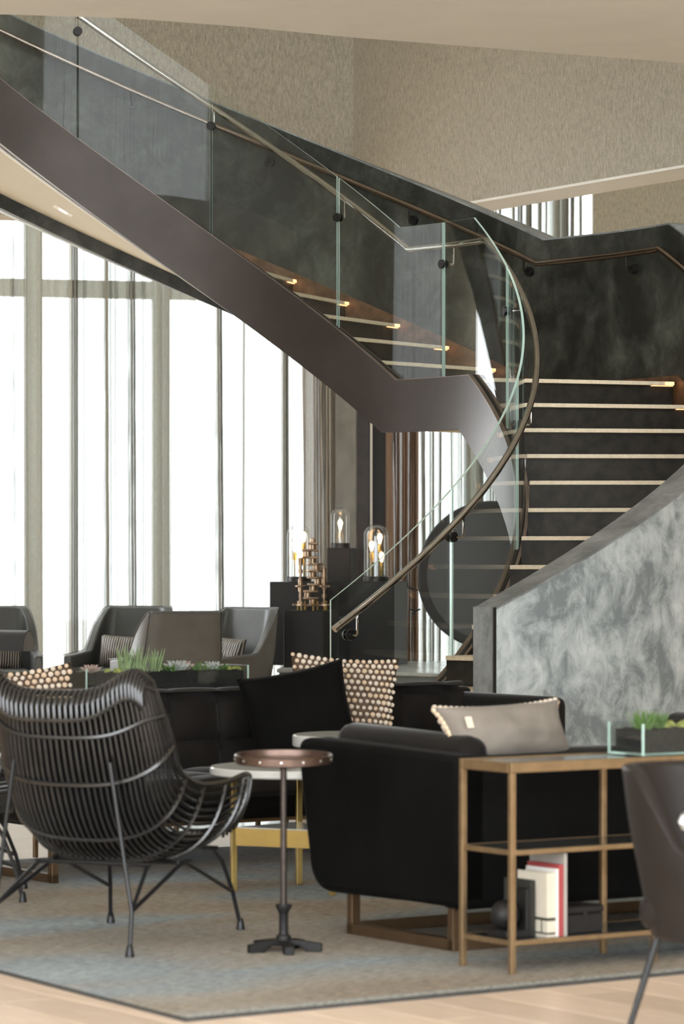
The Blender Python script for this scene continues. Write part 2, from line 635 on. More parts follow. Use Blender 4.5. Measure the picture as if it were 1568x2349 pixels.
win = thing('window_1', 'tall glazed window front behind the pale sheer curtains', 'window', tuple(FO + fn * 0.75), FA)
del win['category']
win['kind'] = 'structure'
for px in (-330, -105, 100, 398, 1130, 1330):
    s = front(px)
    MB().box((s, 0, 3.2), (0.11, 0.12, 6.4)).build('mullion', 'facade_metal', win, bevel=0.008)
    MB().box((s + 0.085, -0.02, 3.2), (0.045, 0.10, 6.4)).build('mullion_cap', 'facade_metal', win)
MB().box((-1.0, 0, 4.02), (11.0, 0.10, 0.17)).build('transom', 'facade_metal', win, bevel=0.008)
MB().box((-1.0, 0, 6.35), (11.0, 0.14, 0.3)).build('head_rail', 'facade_metal', win)
MB().box((-1.0, 0, 0.06), (11.0, 0.14, 0.12)).build('sill_rail', 'facade_metal', win)
prev = None
for px in (-330, -105, 100, 398, 1130, 1330):
    s = front(px)
    if prev is not None:
        for z0, z1 in ((0.12, 3.93), (4.11, 6.2)):
            MB().box(((s + prev) / 2, 0.0, (z0 + z1) / 2), (s - prev - 0.12, 0.012, z1 - z0)).build('pane', 'clear_glass', win)
    prev = s
b = MB().box((-2, 56, -0.2), (90, 44, 0.1))
struct(b.build('terrace_ground', 'terrace_stone'), 'pale stone terrace outside the windows')


def curtain(name, mat, s0, s1, folds, z0, z1, parent=None, base_amp=0.012, lam=0.23, seed=1, off=0.0, dx=0.0045, line=None):
    FO_, fx_, fn_ = line or (FO, fx, fn)
    rg = random.Random(seed)
    n = int((s1 - s0) / dx)
    nz = 15
    ph = [rg.uniform(0, 6.28) for _ in range(6)]
    vs, fs = [], []
    drift = [(rg.uniform(-0.018, 0.018), rg.uniform(-0.02, 0.02)) for _ in folds]
    for j in range(nz):
        tz = j / (nz - 1)
        z = z0 + (z1 - z0) * tz
        for i in range(n + 1):
            s = s0 + (s1 - s0) * i / n
            y = base_amp * math.sin(s * 6.283 / lam + ph[0] + 0.6 * math.sin(s * 2.1)) + 0.5 * base_amp * math.sin(s * 6.283 / (lam * .37) + ph[1] + tz)
            for (fs_, w, a), (dr, dr2) in zip(folds, drift):
                c = fs_ + dr * (1 - tz) * 2 + dr2 * math.sin(tz * 2.5) * 0.5
                ww = w * (1.0 + 0.35 * (1 - tz))
                if abs(s - c) < 4 * ww:
                    if w > 0.015:          # a gathered pleat: many tight folds side by side
                        y -= a * 0.5 * math.exp(-((s - c) / ww) ** 4) * (1 + math.sin((s - c) * 6.283 / 0.027 + dr * 300))
                    else:
                        y -= a * math.exp(-((s - c) / ww) ** 2)
            p = FO_ + fx_ * s + fn_ * (y + off)
            vs.append((p.x, p.y, z))
    for j in range(nz - 1):
        for i in range(n):
            a = j * (n + 1) + i
            fs.append((a, a + 1, a + n + 2, a + n + 1))
    return MB().add(vs, fs).build(name, mat, parent, smooth=True, angle=180)


fold_px = [(-60, 9, .16), (-25, 5, .08), (25, 4, .10), (55, 2.5, .05), (92, 3, .05), (163, 9, .17), (192, 3, .08), (240, 4.5, .22), (252, 3, .09), (268, 2.5, .07),
           (297, 8, .16), (325, 2.5, .06), (361, 3.5, .08), (385, 3, .08), (440, 2.5, .06), (496, 7, .17), (560, 4, .10), (610, 3, .08), (622, 2.5, .06), (650, 7, .18), (672, 2.5, .06)]
SCL = 32.0 / F_PX
folds = [(front(p), w * SCL, a) for p, w, a in fold_px]
cu = curtain('sheer_curtain', 'voile', front(-260), front(700), folds, 0.02, 6.1, seed=3)
tag(cu, 'pale sheer floor length curtain across the wide window left of the column', 'curtain')
folds = [(front(p), w * SCL, a) for p, w, a in [(690, 5, .10), (708, 6, .14), (722, 5, .16), (738, 6, .2), (752, 5, .17)]]
cu = curtain('linen_drape', 'linen_drape', front(684), front(764), folds, 0.02, 6.1, seed=5, off=-0.12)
tag(cu, 'gathered greige linen drape stacked beside the concrete column', 'curtain')
folds = [(front(p), w * SCL, a) for p, w, a in [(884, 6, .17), (898, 5, .13), (914, 6, .18), (930, 5, .13), (944, 5, .16)]]
cu = curtain('brown_drape', 'brown_drape', front(876), front(952), folds, 0.02, 6.1, seed=8, off=-0.12)
tag(cu, 'brown linen drape hanging right of the dark column gap', 'curtain')
rg = random.Random(11)
fl = []
px = 962
while px < 1330:
    fl.append((px, rg.uniform(3, 6.5), rg.uniform(.08, .16)))
    px += rg.uniform(15, 26)
folds = [(front(p), w * SCL, a) for p, w, a in fl]
cu = curtain('sheer_curtain', 'voile', front(950), front(1331), folds, 0.02, 6.1, seed=9)
tag(cu, 'white sheer curtain seen behind the stair landing and above the stair wall', 'curtain')

rg = random.Random(21)
fl, q = [], 0.1
while q < 3.6:
    fl.append((q, rg.uniform(.012, .035), rg.uniform(.07, .17)))
    q += rg.uniform(.12, .30)
cu = curtain('sheer_curtain', 'voile', 0.0, 3.7, fl, 0.02, 8.95, seed=14, line=(Vector((-8.3, 22.0, 0)), Vector((0, 1, 0)), Vector((-1, 0, 0))))
tag(cu, 'sheer curtain of the side window outside the left picture edge', 'curtain')

fl, q = [], 0.1
while q < 16.2:
    fl.append((q, rg.uniform(.02, .05), rg.uniform(.07, .17)))
    q += rg.uniform(.2, .45)
cu = curtain('sheer_curtain', 'voile', 0.0, 16.4, fl, 4.74, 8.95, seed=15, dx=0.02, line=(Vector((-8.3, 4.8, 0)), Vector((1, 0, 0)), Vector((0, -1, 0))))  # unseen curtain added behind the camera to soften light on the upper walls
tag(cu, 'unseen sheer curtain added behind the camera to soften light on the upper walls', 'curtain')  # added out of view; dims the sky reflected in the stair glass

# column between the windows
cs = front(795)
c0 = FO + fx * cs + fn * 0.12
colm = MB()
colm.lathe([(0.165, 0), (0.165, 6.3)], 40, (c0.x - 0.03, c0.y, 0), cap=True)
o = struct(colm.build('column_round', 'column_concrete', smooth=True), 'round grey concrete column between the drapes')
c1 = FO + fx * front(838) + fn * 0.1
struct(MB().box((c1.x - 0.02, c1.y, 3.15), (0.16, 0.12, 6.3)).build('column_panel', 'umber_panel'), 'dark umber panel beside the round column')
c2 = FO + fx * front(851) + fn * 0.0
struct(MB().box((c2.x, c2.y, 3.15), (0.022, 0.03, 6.3)).build('trim_2', 'white_trim'))
c3 = FO + fx * front(868) + fn * 0.25
struct(MB().box((c3.x + 0.065, c3.y, 3.15), (0.24, 0.1, 6.3)).build('column_return', 'dark_panel'), 'black recess panel behind the brown drape')

# ------------------------------------------------------------------ spiral stair
CX, CY, RI, RO = -1.3736, 20.9974, 2.514, 3.923
RISE, ZL = 0.175, 2.625
A1, DA, A2, DB = 21.84, 6.12, 50.46, 6.05
THMAX = 128.0


def z_str(t):        # top of the inner stringer
    return ZL + 0.027 + min(0, (t - 26.4) * 0.0293) + max(0, (t - 45.26) * 0.0309)


def z_sb(t):         # underside of the inner stringer
    return 2.297 + min(0, (t - 29.5) * 0.034) + max(0, (t - 48.3) * 0.0309)


def z_wall(t):       # top of the outer wall
    return ZL + 1.085 + min(0, (t - 23.85) * 0.0308) + max(0, (t - 44.27) * 0.0286)


def z_rail(t):       # outer handrail
    return ZL + 0.904 + min(0, (t - 23.85) * 0.0300) + max(0, (t - 44.27) * 0.0286)


def z_nose(t):
    return ZL + min(0, (t - A1) * RISE / DA) + max(0, (t - (A2 - DB)) * RISE / DB)


def pol(r, t, z=0.0):
    return (r * math.cos(R(t)), r * math.sin(R(t)), z)


def span(a, b_, step=1.5, extra=()):
    n = max(1, int(round((b_ - a) / step)))
    ts = [a + (b_ - a) * i / n for i in range(n + 1)] + [e for e in extra if a < e < b_]
    return sorted(set(round(x, 4) for x in ts))


def band(ts, r0, r1, zb, zt, mb=None, mi_edge=0, mi=0):
    """closed curved solid between two radii and two height functions"""
    mb = mb or MB()
    vs, fs, mis = [], [], []
    for t_ in ts:
        vs += [pol(r0, t_, zb(t_)), pol(r1, t_, zb(t_)), pol(r1, t_, zt(t_)), pol(r0, t_, zt(t_))]
    for i in range(len(ts) - 1):
        a, c = 4 * i, 4 * (i + 1)
        for k in range(4):
            l = (k + 1) % 4
            fs.append((a + k, a + l, c + l, c + k))
            mis.append(mi_edge if k in (0, 2) else mi)
    fs.append((3, 2, 1, 0)); mis.append(mi_edge)
    e = 4 * (len(ts) - 1)
    fs.append((e, e + 1, e + 2, e + 3)); mis.append(mi_edge)
    o = len(mb.v)
    mb.v += vs
    mb.f += [tuple(i + o for i in f_) for f_ in fs]
    mb.mi += mis
    return mb


stair = thing('staircase', 'sweeping curved staircase with bronze stringer, pale treads and glass balustrade', 'staircase', (CX, CY, 0))
KI = (26.4, 45.26, 29.5, 48.3)
ts = span(-66, THMAX, 1.5, KI)
band(ts, RI - 0.045, RI + 0.035, lambda t_: max(0.0, z_sb(t_)), lambda t_: max(0.06, z_str(t_))).build('stringer', 'stringer_metal', stair, smooth=True, angle=35)
# dark channel the glass sits in
band(span(-62, THMAX, 1.5, KI), RI - 0.012, RI + 0.012, lambda t_: z_str(t_), lambda t_: z_str(t_) + 0.006).build('glass_channel', 'black_metal', stair, smooth=True)

for r0, r1 in ((RI - 0.045, RI - 0.014), (RI + 0.014, RI + 0.035)):
    band(span(-64, THMAX, 1.5, KI), r0, r1, lambda t_: max(0.06, z_str(t_)), lambda t_: max(0.06, z_str(t_)) + 0.004).build('stringer_cap', 'stringer_cap', stair, smooth=True)

# treads and risers
def tread_mesh(t0, t1, z, th=0.026):
    return band(span(t0, t1, 1.6), RI + 0.04, RO - 0.035, lambda t_: z - th, lambda t_: z)


noses = []
for k in range(1, 15):
    t0 = A1 - (15 - k) * DA
    noses.append((t0, k * RISE, t0 + DA + 0.5))
noses.append((A1, ZL, A2 + 0.4))
k = 0
while A2 + k * DB < THMAX - 3:
    noses.append((A2 + k * DB, ZL + (k + 1) * RISE, A2 + (k + 1) * DB + 0.5))
    k += 1
for (t0, z, t1) in noses:
    nm = 'landing_slab' if abs(z - ZL) < 1e-6 else 'tread'
    tread_mesh(t0, t1, z).build(nm, 'tread_stone', stair, bevel=0.003)
    band([t0 + 0.35, t0 + 0.75], RI + 0.036, RO - 0.03, lambda t_: z - RISE, lambda t_: z - 0.026).build('riser', 'riser_bronze', stair)
for (t0, z, t1) in noses[6:-3]:
    band([t0 - 0.14, t0 - 0.01], RO - 0.10, RO - 0.037, lambda t_: z - 0.024, lambda t_: z - 0.002).build('step_light', 'led_warm', stair)
    band([t0 + 0.02, t0 + 0.30], RO - 0.20, RO - 0.04, lambda t_: z - 0.032, lambda t_: z - 0.028).build('step_light', 'led_warm', stair)
# bronze skirting along the outer wall
band(span(-60, THMAX, 2, (A1, A2 - DB)), RO - 0.018, RO - 0.002, lambda t_: max(0.0, z_nose(t_) - 0.26), lambda t_: z_nose(t_) + 0.045).build('skirting', 'skirt_bronze', stair, smooth=True)
# plastered underside of the upper flight and its white shadow-gap trim
band(span(30, THMAX, 2, KI), RI + 0.036, RO + 0.0, lambda t_: z_sb(t_) + 0.02, lambda t_: z_sb(t_) + 0.06).build('soffit', 'soffit_paint', stair, smooth=True)
band(span(52, THMAX, 2), RI + 0.036, RI + 0.075, lambda t_: z_sb(t_) - 0.012, lambda t_: z_sb(t_) + 0.02).build('soffit_trim', 'white_trim', stair, smooth=True)
# recessed spots in the underside
for tt, rr in ((101.5, 3.25), (113, 3.25)):
    M_ = Matrix.Translation(pol(rr, tt, z_sb(tt) + 0.016)) @ Matrix.Rotation(R(tt), 4, 'Z') @ Matrix.Rotation(math.atan(0.0309 * 57.3 / 3.2), 4, 'X')
    sp = MB().box((0, 0, 0), (0.15, 0.15, 0.012), M_).build('downlight_plate', 'white_trim', stair)
    MB().box((0, 0, -0.007), (0.05, 0.06, 0.004), M_).build('downlight_lamp', 'downlight_glow', sp)

# glass panels, standing in the stringer
JO = [-58.81, -36.76, -13.2, 13.5, 35.05, 57.62, 79.64, 101.18, 123.5]
for a, c in zip(JO[:-1], JO[1:]):
    g = band(span(a + 0.18, c - 0.18, 1.0, (26.4, 45.26)), RI - 0.0075, RI + 0.0075, lambda t_: z_str(t_) + 0.004, lambda t_: z_str(t_) + 1.046, None, 1, 0)
    g.build('glass_panel', ['clear_glass', 'glass_edge'], stair, smooth=True, angle=30)
# inner handrail with end cap
RR = RI + 0.085
path = [pol(RR, t_, z_str(t_) + 0.90) for t_ in span(-58.4, THMAX, 1.2, (26.4, 45.26))]
hr = MB().tube(path, 0.0205, 12).build('handrail', 'steel_rail', stair, smooth=True)
p0, p1 = Vector(path[0]), Vector(path[1])
dd = (p0 - p1).normalized()
MB().tube([p0 + dd * 0.002, p0 + dd * 0.045], 0.021, 12).build('end_cap', 'steel', hr, smooth=True)
for tt in JO[:-1]:
    ta = tt + (3.0 if tt < -50 else 0)
    zc = z_str(ta) + 0.765
    M_ = Matrix.Rotation(R(ta), 4, 'Z') @ Matrix.Translation((0, 0, zc)) @ Matrix.Rotation(math.pi / 2, 4, 'Y')
    cl = MB().lathe([(0.0, -0.026), (0.03, -0.026), (0.032, -0.02), (0.032, -0.010), (0.0, -0.010)], 18, (0, 0, RI), M_).build('clamp', 'steel_dark', stair, smooth=True)
    MB().lathe([(0.0, 0.010), (0.032, 0.010), (0.032, 0.02), (0.03, 0.026), (0.0, 0.026)], 18, (0, 0, RI), M_).build('clamp_plate', 'steel_dark', cl, smooth=True)
    MB().tube([pol(RI + 0.02, ta, zc), pol(RR - 0.01, ta, zc), pol(RR, ta, zc + 0.012), pol(RR, ta, z_str(ta) + 0.885)], 0.007, 8).build('bracket', 'steel', cl, smooth=True)
# wall handrail
RW = RO - 0.075
path = [pol(RW, t_, z_rail(t_)) for t_ in span(-50, THMAX - 6, 1.2, (23.85, 44.27))]
wr = MB().tube(path, 0.021, 12).build('wall_handrail', 'rail_bronze', stair, smooth=True)
for tt in (-26, -7, 11.0, 30.17, 46.07, 60.99, 77.62, 92.84, 108):
    zc = z_rail(tt) - 0.10
    M_ = Matrix.Rotation(R(tt), 4, 'Z') @ Matrix.Translation((0, 0, zc)) @ Matrix.Rotation(math.pi / 2, 4, 'Y')
    br = MB().lathe([(0.0, -0.03), (0.034, -0.03), (0.036, -0.022), (0.036, 0.0)], 18, (0, 0, RO), M_).build('rail_rose', 'steel_dark', wr, smooth=True)
    MB().tube([pol(RO - 0.02, tt, zc), pol(RW + 0.01, tt, zc), pol(RW, tt, zc + 0.012), pol(RW, tt, z_rail(tt) - 0.01)], 0.008, 8).build('rail_arm', 'steel_dark', wr, smooth=True)

# outer stair wall: inner plaster skin, outer plaster skin, cap
WT = 0.20


def z_wb(t_):
    lo = z_sb(t_) - 0.085
    k_ = min(1.0, max(0.0, (t_ - 26.0) / 4.0))
    return lo * k_


wall_stair = thing('wall_stair', 'curved plastered wall on the outside of the stair', 'wall', (CX, CY, 0))
del wall_stair['category']
wall_stair['kind'] = 'structure'
tsw = span(-58, THMAX, 1.5, (23.85, 44.27, 26, 30))
band(tsw, RO, RO + WT * 0.5, z_wb, lambda t_: z_wall(t_) - 0.012).build('inner_skin', 'plaster_shaded', wall_stair, smooth=True, angle=30)
band(tsw, RO + WT * 0.5, RO + WT, z_wb, lambda t_: z_wall(t_) - 0.012).build('outer_skin', 'plaster_lit', wall_stair, smooth=True, angle=30)
band(tsw, RO - 0.0, RO + WT + 0.0, lambda t_: z_wall(t_) - 0.012, z_wall).build('cap', 'plaster_cap', wall_stair, smooth=True, angle=30)
# end face of the wall
M_ = Matrix.Rotation(R(-58), 4, 'Z')
MB().box((RO + WT / 2, -0.006, z_wall(-58) / 2), (WT, 0.012, z_wall(-58)), M_).build('end_face', 'plaster_cap', wall_stair)
MB().box((RO + WT - 0.004, -0.010, z_wall(-58) / 2), (0.012, 0.014, z_wall(-58)), M_).build('corner_bead', 'steel_dark', wall_stair)

# ------------------------------------------------------------------ rug
rug_o = Vector((-0.493, 10.50, 0))
a1r, a2r = R(35.0), R(120.5)
ra, rb = Vector((math.cos(a1r), math.sin(a1r), 0)), Vector((math.cos(a2r), math.sin(a2r), 0))
LA, LB = 4.3, 5.05
rug = thing('rug', 'large woven rug in faded blue grey and brown under the lounge seats', 'rug', tuple(rug_o), E1)
Mi = Matrix.Rotation(-E1, 4, 'Z')
def rp(a, b_):
    q = Mi @ (ra * a + rb * b_)
    return (q.x, q.y)
MB().prism([rp(0.012, 0.076), rp(LA, 0.076), rp(LA, LB), rp(0.012, LB)], 0.001, 0.013, 'z').build('pile', 'rug_wool', rug)
MB().prism([rp(0, 0), rp(LA, 0), rp(LA, 0.014), rp(0.014, 0.014), rp(0.014, LB), rp(0, LB)], 0.0005, 0.011, 'z').build('binding', 'rug_binding', rug)
MB().prism([rp(0.014, 0.014), rp(LA, 0.014), rp(LA, 0.075), rp(0.014, 0.075)], 0.0120, 0.0129, 'z').build('braided_border', 'rug_braid', rug)
RUGZ = 0.013


def spline(pts, n):
    """Catmull-Rom through points of any dimension"""
    out = []
    m = len(pts) - 1
    for i in range(n):
        t_ = i / (n - 1) * m
        k_ = min(int(t_), m - 1)
        u = t_ - k_
        p0 = pts[max(k_ - 1, 0)]; p1 = pts[k_]; p2 = pts[k_ + 1]; p3 = pts[min(k_ + 2, m)]
        out.append(tuple(0.5 * ((2 * b_) + (-a + c) * u + (2 * a - 5 * b_ + 4 * c - d_) * u * u + (-a + 3 * b_ - 3 * c + d_) * u ** 3)
                         for a, b_, c, d_ in zip(p0, p1, p2, p3)))
    return out


# ------------------------------------------------------------------ rattan lounge chairs
def make_rattan(label):
    t_ = thing('rattan_chair', label, 'chair', group='black rattan lounge chairs on the rug')
    NV = 26
    cen = spline([(-.475, .955), (-.455, .86), (-.40, .66), (-.31, .46), (-.17, .335), (.03, .30), (.24, .325), (.43, .375)], NV)
    edg = spline([(-.33, .965), (-.30, .90), (-.235, .78), (-.165, .66), (-.03, .60), (.15, .595), (.33, .615), (.455, .60)], NV)
    hwv = [p[0] for p in spline([(.315,), (.33,), (.345,), (.345,), (.355,), (.375,), (.375,), (.335,)], NV)]

    def S(u, j):
        au = abs(u)
        w = au ** 2.6
        y = cen[j][0] * (1 - w) + edg[j][0] * w
        z = cen[j][1] * (1 - w) + edg[j][1] * w
        if j < 9:                                   # winged top edge
            z += 0.075 * math.exp(-((au - 0.72) / 0.27) ** 2) * (1 - j / 9)
        x = hwv[j] * math.sin(u * math.pi / 2)
        return (x, y, z)

    us = [-1 + 2 * i / 42 for i in range(43)]
    for u in us:
        edge_ = abs(u) > 0.99
        pts = [S(u, j) for j in range(NV)]
        if not edge_:                              # canes roll over the top edge to the back
            q = Vector(pts[0])
            pts = [(q.x, q.y - 0.060, q.z - 0.105), (q.x, q.y - 0.068, q.z - 0.05), (q.x, q.y - 0.045, q.z - 0.008), (q.x, q.y - 0.02, q.z + 0.006)] + pts[0:]
        if not edge_ and abs(u) > 0.45:            # rods of the arm bend round its front end
            q = Vector(pts[-1])
            pts += [(q.x * 0.97, q.y + 0.035, q.z - 0.012), (q.x * 0.9, q.y + 0.055, q.z - 0.05)]
        MB().tube(pts, 0.0115 if edge_ else 0.0068, 8 if edge_ else 6).build('rim_rod' if edge_ else 'cane', 'rattan', t_, smooth=True)
    for j, r_ in ((0, .013), (2, .008), (5, .0085), (8, .010), (12, .008), (15, .008), (18, .008), (21, .008), (23, .008), (25, .011)):
        pts = [S(-1 + 2 * i / 40, j) for i in range(41)]
        pts = [(p[0] * 1.01, p[1] - 0.008 * (1 if j < 12 else 0), p[2] - 0.008 * (1 if j >= 12 else 0)) for p in pts]
        MB().tube(pts, r_, 6).build('cross_cane', 'rattan', t_, smooth=True)
    pts = [S(-0.97 + 1.94 * i / 40, 0) for i in range(41)]
    MB().tube([(p[0], p[1] - 0.062, p[2] - 0.10) for p in pts], 0.008, 6).build('cross_cane', 'rattan', t_, smooth=True)
    # dark pad lying in the shell
    def pad(a, b_, up):
        u = (2 * a - 1) * 0.62
        j = 2 + b_ * 20.0
        j0 = int(j); k_ = j - j0
        p, q = Vector(S(u, j0)), Vector(S(u, j0 + 1))
        p = p.lerp(q, k_)
        tt = up * (0.012 + 0.05 * (max(0, 1 - (2 * a - 1) ** 4) * max(0, 1 - (2 * b_ - 1) ** 6)) ** 0.5) + (1 - up) * 0.010
        back_ = max(0.0, 1 - b_ * 1.7)
        return (p.x, p.y + tt * min(1, back_ + .3), p.z + tt * (1 - back_ * 0.7))
    pm = MB().grid(lambda a, b_: pad(a, b_, 1.0), 24, 30)
    pm.grid(lambda a, b_: pad(a, b_, 0.0), 24, 30)
    pm.build('seat_pad', 'velvet_black', t_, smooth=True, angle=180)
    # steel base
    for s in (-1, 1):
        ff, fb = Vector((s * .285, .48, 0)), Vector((s * .30, -.475, 0))
        jf, jb = Vector((s * .268, .445, .15)), Vector((s * .285, -.43, .16))
        mid, top_f, top_b = Vector((s * .27, .02, .305)), Vector((s * .24, .38, .315)), Vector((s * .23, -.20, .305))
        up = Vector((s * .20, -.44, .70))
        MB().tube([ff + Vector((0, 0, .012)), jf, jf.lerp(top_f, .75), top_f + Vector((-s * .02, -.01, .004)), top_f + Vector((-s * .06, -.02, .01))], .0085, 8).build('leg', 'black_metal', t_, smooth=True)
        MB().tube([fb + Vector((0, 0, .012)), jb, jb.lerp(up, .5), up], .0085, 8).build('leg', 'black_metal', t_, smooth=True)
        MB().tube([jf, jf.lerp(mid, .85), mid, mid + Vector((0, -.05, -.002))], .008, 8).build('brace', 'black_metal', t_, smooth=True)
        MB().tube([jb, jb.lerp(mid, .85), mid, mid + Vector((0, .05, -.002))], .008, 8).build('brace', 'black_metal', t_, smooth=True)
        MB().tube([jb, jb.lerp(top_b, .8), top_b, top_b + Vector((-s * .05, 0, .003))], .008, 8).build('brace', 'black_metal', t_, smooth=True)
        for q in (ff, fb):
            MB().lathe([(.017, 0.0), (.017, .006), (.011, .04), (.008, .045)], 12, tuple(q), cap=True).build('foot', 'black_metal', t_, smooth=True)
    MB().tube([(-.24, -.2, .307), (.24, -.2, .307)], .008, 8).build('seat_bar', 'black_metal', t_, smooth=True)
    MB().tube([(-.24, .37, .325), (-.1, .38, .325), (.1, .38, .325), (.24, .37, .325)], .008, 8).build('seat_bar', 'black_metal', t_, smooth=True)
    MB().tube([(-.27, .02, .298), (.27, .02, .298)], .008, 8).build('seat_bar', 'black_metal', t_, smooth=True)
    return t_


rat = make_rattan('black rattan lounge chair seen from behind, nearest the camera at left')
rat.location = (-0.85, 12.63, RUGZ)
rat.rotation_euler = (0, 0, R(66 - 90))
rat2 = copy_tree(rat)
rat2['label'] = 'black rattan lounge chair cut off by the left picture edge, legs showing'
rat2.location = (-1.84, 14.2, RUGZ)
rat2.rotation_euler = (0, 0, R(5 - 90))


# ------------------------------------------------------------------ cushions
def pillow_pts(w, h, d, n=16, pinch=0.10):
    def fn(side):
        def g(a, b_):
            x, z = 2 * a - 1, 2 * b_ - 1
            th = max(0.0, (1 - abs(x) ** 2.4)) ** 0.55 * max(0.0, (1 - abs(z) ** 2.4)) ** 0.55
            px_ = x * (1 - pinch * (1 - z * z) * abs(x) ** 2)
            pz_ = z * (1 - pinch * (1 - x * x) * abs(z) ** 2)
            nz = noise.noise(Vector((x * 2.1, z * 2.3, side * 3.7))) * 0.014 + noise.noise(Vector((x * 6.1, z * 3.3, side * 1.7))) * 0.008
            return (px_ * w / 2, side * (d / 2 * th + nz * th), pz_ * h / 2)
        return g
    return fn


def pillow_mesh(w, h, d, n=18, pinch=0.10):
    fn = pillow_pts(w, h, d, n, pinch)
    mb = MB()
    mb.grid(fn(-1), n, n)
    mb.grid(fn(1), n, n)
    me = mb.mesh('pillow', True, 180)
    bm = bmesh.new(); bm.from_mesh(me)
    bmesh.ops.remove_doubles(bm, verts=bm.verts[:], dist=0.0004)
    bmesh.ops.recalc_face_normals(bm, faces=bm.faces[:])
    bm.to_mesh(me); bm.free()
    for p in me.polygons:
        p.use_smooth = True
    return me


_sph = {}


def bobble_mesh(mat, r=1.0):
    if mat not in _sph:
        pr = [(0.0, -1), (0.7, -0.72), (1.0, 0), (0.7, 0.72), (0.0, 1)]
        me = MB().lathe(pr, 7).mesh('bobble', True, 180)
        me.materials.append(MATS[mat])
        _sph[mat] = me
    return _sph[mat]


def bobble_pillow(label, loc, rot, w=0.5, h=0.5, d=0.17, nx=15, nz=15, warm=0.3, mat='knit_brown', face=-1, group='bobble cushions on the tufted sofa', rad=None):
    t_ = tag(obj('bobble_cushion', pillow_mesh(w, h, d), mat), label, 'cushion', group)
    t_.location = loc
    t_.rotation_euler = rot
    fn = pillow_pts(w, h, d)(face)
    r_ = rad or w / nx * 0.36
    rg_ = random.Random(len(label))
    for j in range(nz):
        for i in range(nx):
            a = (i + 0.5 + (0.25 if j % 2 else -0.25)) / nx
            b_ = (j + 0.5) / nz
            if not (0.0 < a < 1.0):
                continue
            p = fn(a, b_)
            o = obj('bobble', bobble_mesh('bobble_wool_warm' if rg_.random() < warm else 'bobble_wool'), None, t_)
            o.location = (p[0], p[1] + face * r_ * 0.6, p[2])
            k_ = r_ * rg_.uniform(0.85, 1.12)
            o.scale = (k_ * 1.1, k_ * 0.9, k_)
    return t_


# ------------------------------------------------------------------ near sofa, seen from behind its left arm
SO = Vector((0.42, 12.15, 0))
sofa = thing('velvet_sofa', 'black velvet sofa on a bronze sled base, its back to the brass console', 'sofa', (SO.x, SO.y, RUGZ), E1)
SL = 2.05


def arm_poly():
    p = [(0.0, 0.17)]
    for a in range(0, 91, 15):
        p.append((0.99 - 0.13 * (1 - math.sin(R(a))) + 0.0, 0.155 + 0.13 * (1 - math.cos(R(a)))))
    p += [(1.045, 0.55), (1.07, 0.715), (1.03, 0.745), (0.5, 0.735), (0.0, 0.722)]
    return p


for x0, x1 in ((0.0, 0.14), (SL - 0.14, SL)):
    MB().prism(arm_poly(), x0, x1, 'x').build('arm', 'velvet_black', sofa, smooth=True, angle=50, bevel=0.035)
MB().rbox((SL / 2, 0.075, 0.435), (SL - 0.02, 0.15, 0.56), 0.04, 3).build('back', 'velvet_black', sofa, smooth=True)
MB().rbox((SL / 2, 0.55, 0.24), (SL - 0.1, 0.85, 0.17), 0.03, 2).build('seat_base', 'velvet_black', sofa, smooth=True)
for i in range(2):
    MB().rbox((0.14 + 0.445 + i * 0.89, 0.60, 0.40), (0.88, 0.78, 0.16), 0.06, 3).build('seat_cushion', 'velvet_char', sofa, smooth=True)
    MB().rbox((0.14 + 0.445 + i * 0.89, 0.25, 0.58), (0.88, 0.19, 0.29), 0.075, 4).build('back_cushion', 'velvet_char', sofa, smooth=True)
# rolled cushion along the inside of each arm
for x0, s in ((0.205, 1), (SL - 0.205, -1)):
    MB().rbox((x0, 0.60, 0.675), (0.15, 0.88, 0.21), 0.07, 4, Matrix.Rotation(R(1.2), 4, 'X')).build('arm_cushion', 'velvet_char', sofa, smooth=True)
for x0 in (0.06, SL - 0.10):
    fr = MB()
    fr.box((x0, 0.10, 0.085), (0.04, 0.035, 0.17)); fr.box((x0, 0.76, 0.085), (0.04, 0.035, 0.17))
    fr.box((x0, 0.43, 0.022), (0.04, 0.70, 0.044))
    fr.build('sled_leg', 'bronze_flat', sofa, bevel=0.003)
MB().box((SL / 2, 0.78, 0.022), (SL - 0.2, 0.035, 0.044)).build('sled_bar', 'bronze_flat', sofa, bevel=0.003)
MB().box((SL / 2, 0.10, 0.022), (SL - 0.2, 0.035, 0.044)).build('sled_bar', 'bronze_flat', sofa, bevel=0.003)

# taupe cushion with bobble trim propped inside the sofa back
pc = SO + e1 * 0.40 + e2 * 0.27
gp = tag(obj('taupe_cushion', pillow_mesh(0.60, 0.26, 0.22, 26, 0.17), 'cloth_taupe'), 'taupe lumbar cushion with pale bobble fringe on the near black sofa', 'cushion')
gp.location = (pc.x + 0.02, pc.y + 0.02, 0.79)
gp.rotation_euler = (R(-24), R(-1.5), E1)
fn = pillow_pts(0.60, 0.26, 0.22, 20, 0.17)(1)
for i in range(24):
    p = fn((i + .5) / 24, 0.985)
    o = obj('bobble', bobble_mesh('bobble_wool'), None, gp); o.location = (p[0], 0.01, p[2] + 0.004); o.scale = (0.012, 0.012, 0.012)
for i in range(14):
    for aa in (0.012, 0.988):
        p = fn(aa, (i + .5) / 14)
        o = obj('bobble', bobble_mesh('bobble_wool_warm'), None, gp); o.location = (p[0] + (0.004 if aa > .5 else -0.004), 0.01, p[2]); o.scale = (0.012, 0.012, 0.012)
MB().box((-0.215, -0.082, 0.03), (0.03, 0.003, 0.045)).build('care_label', 'paper', gp)
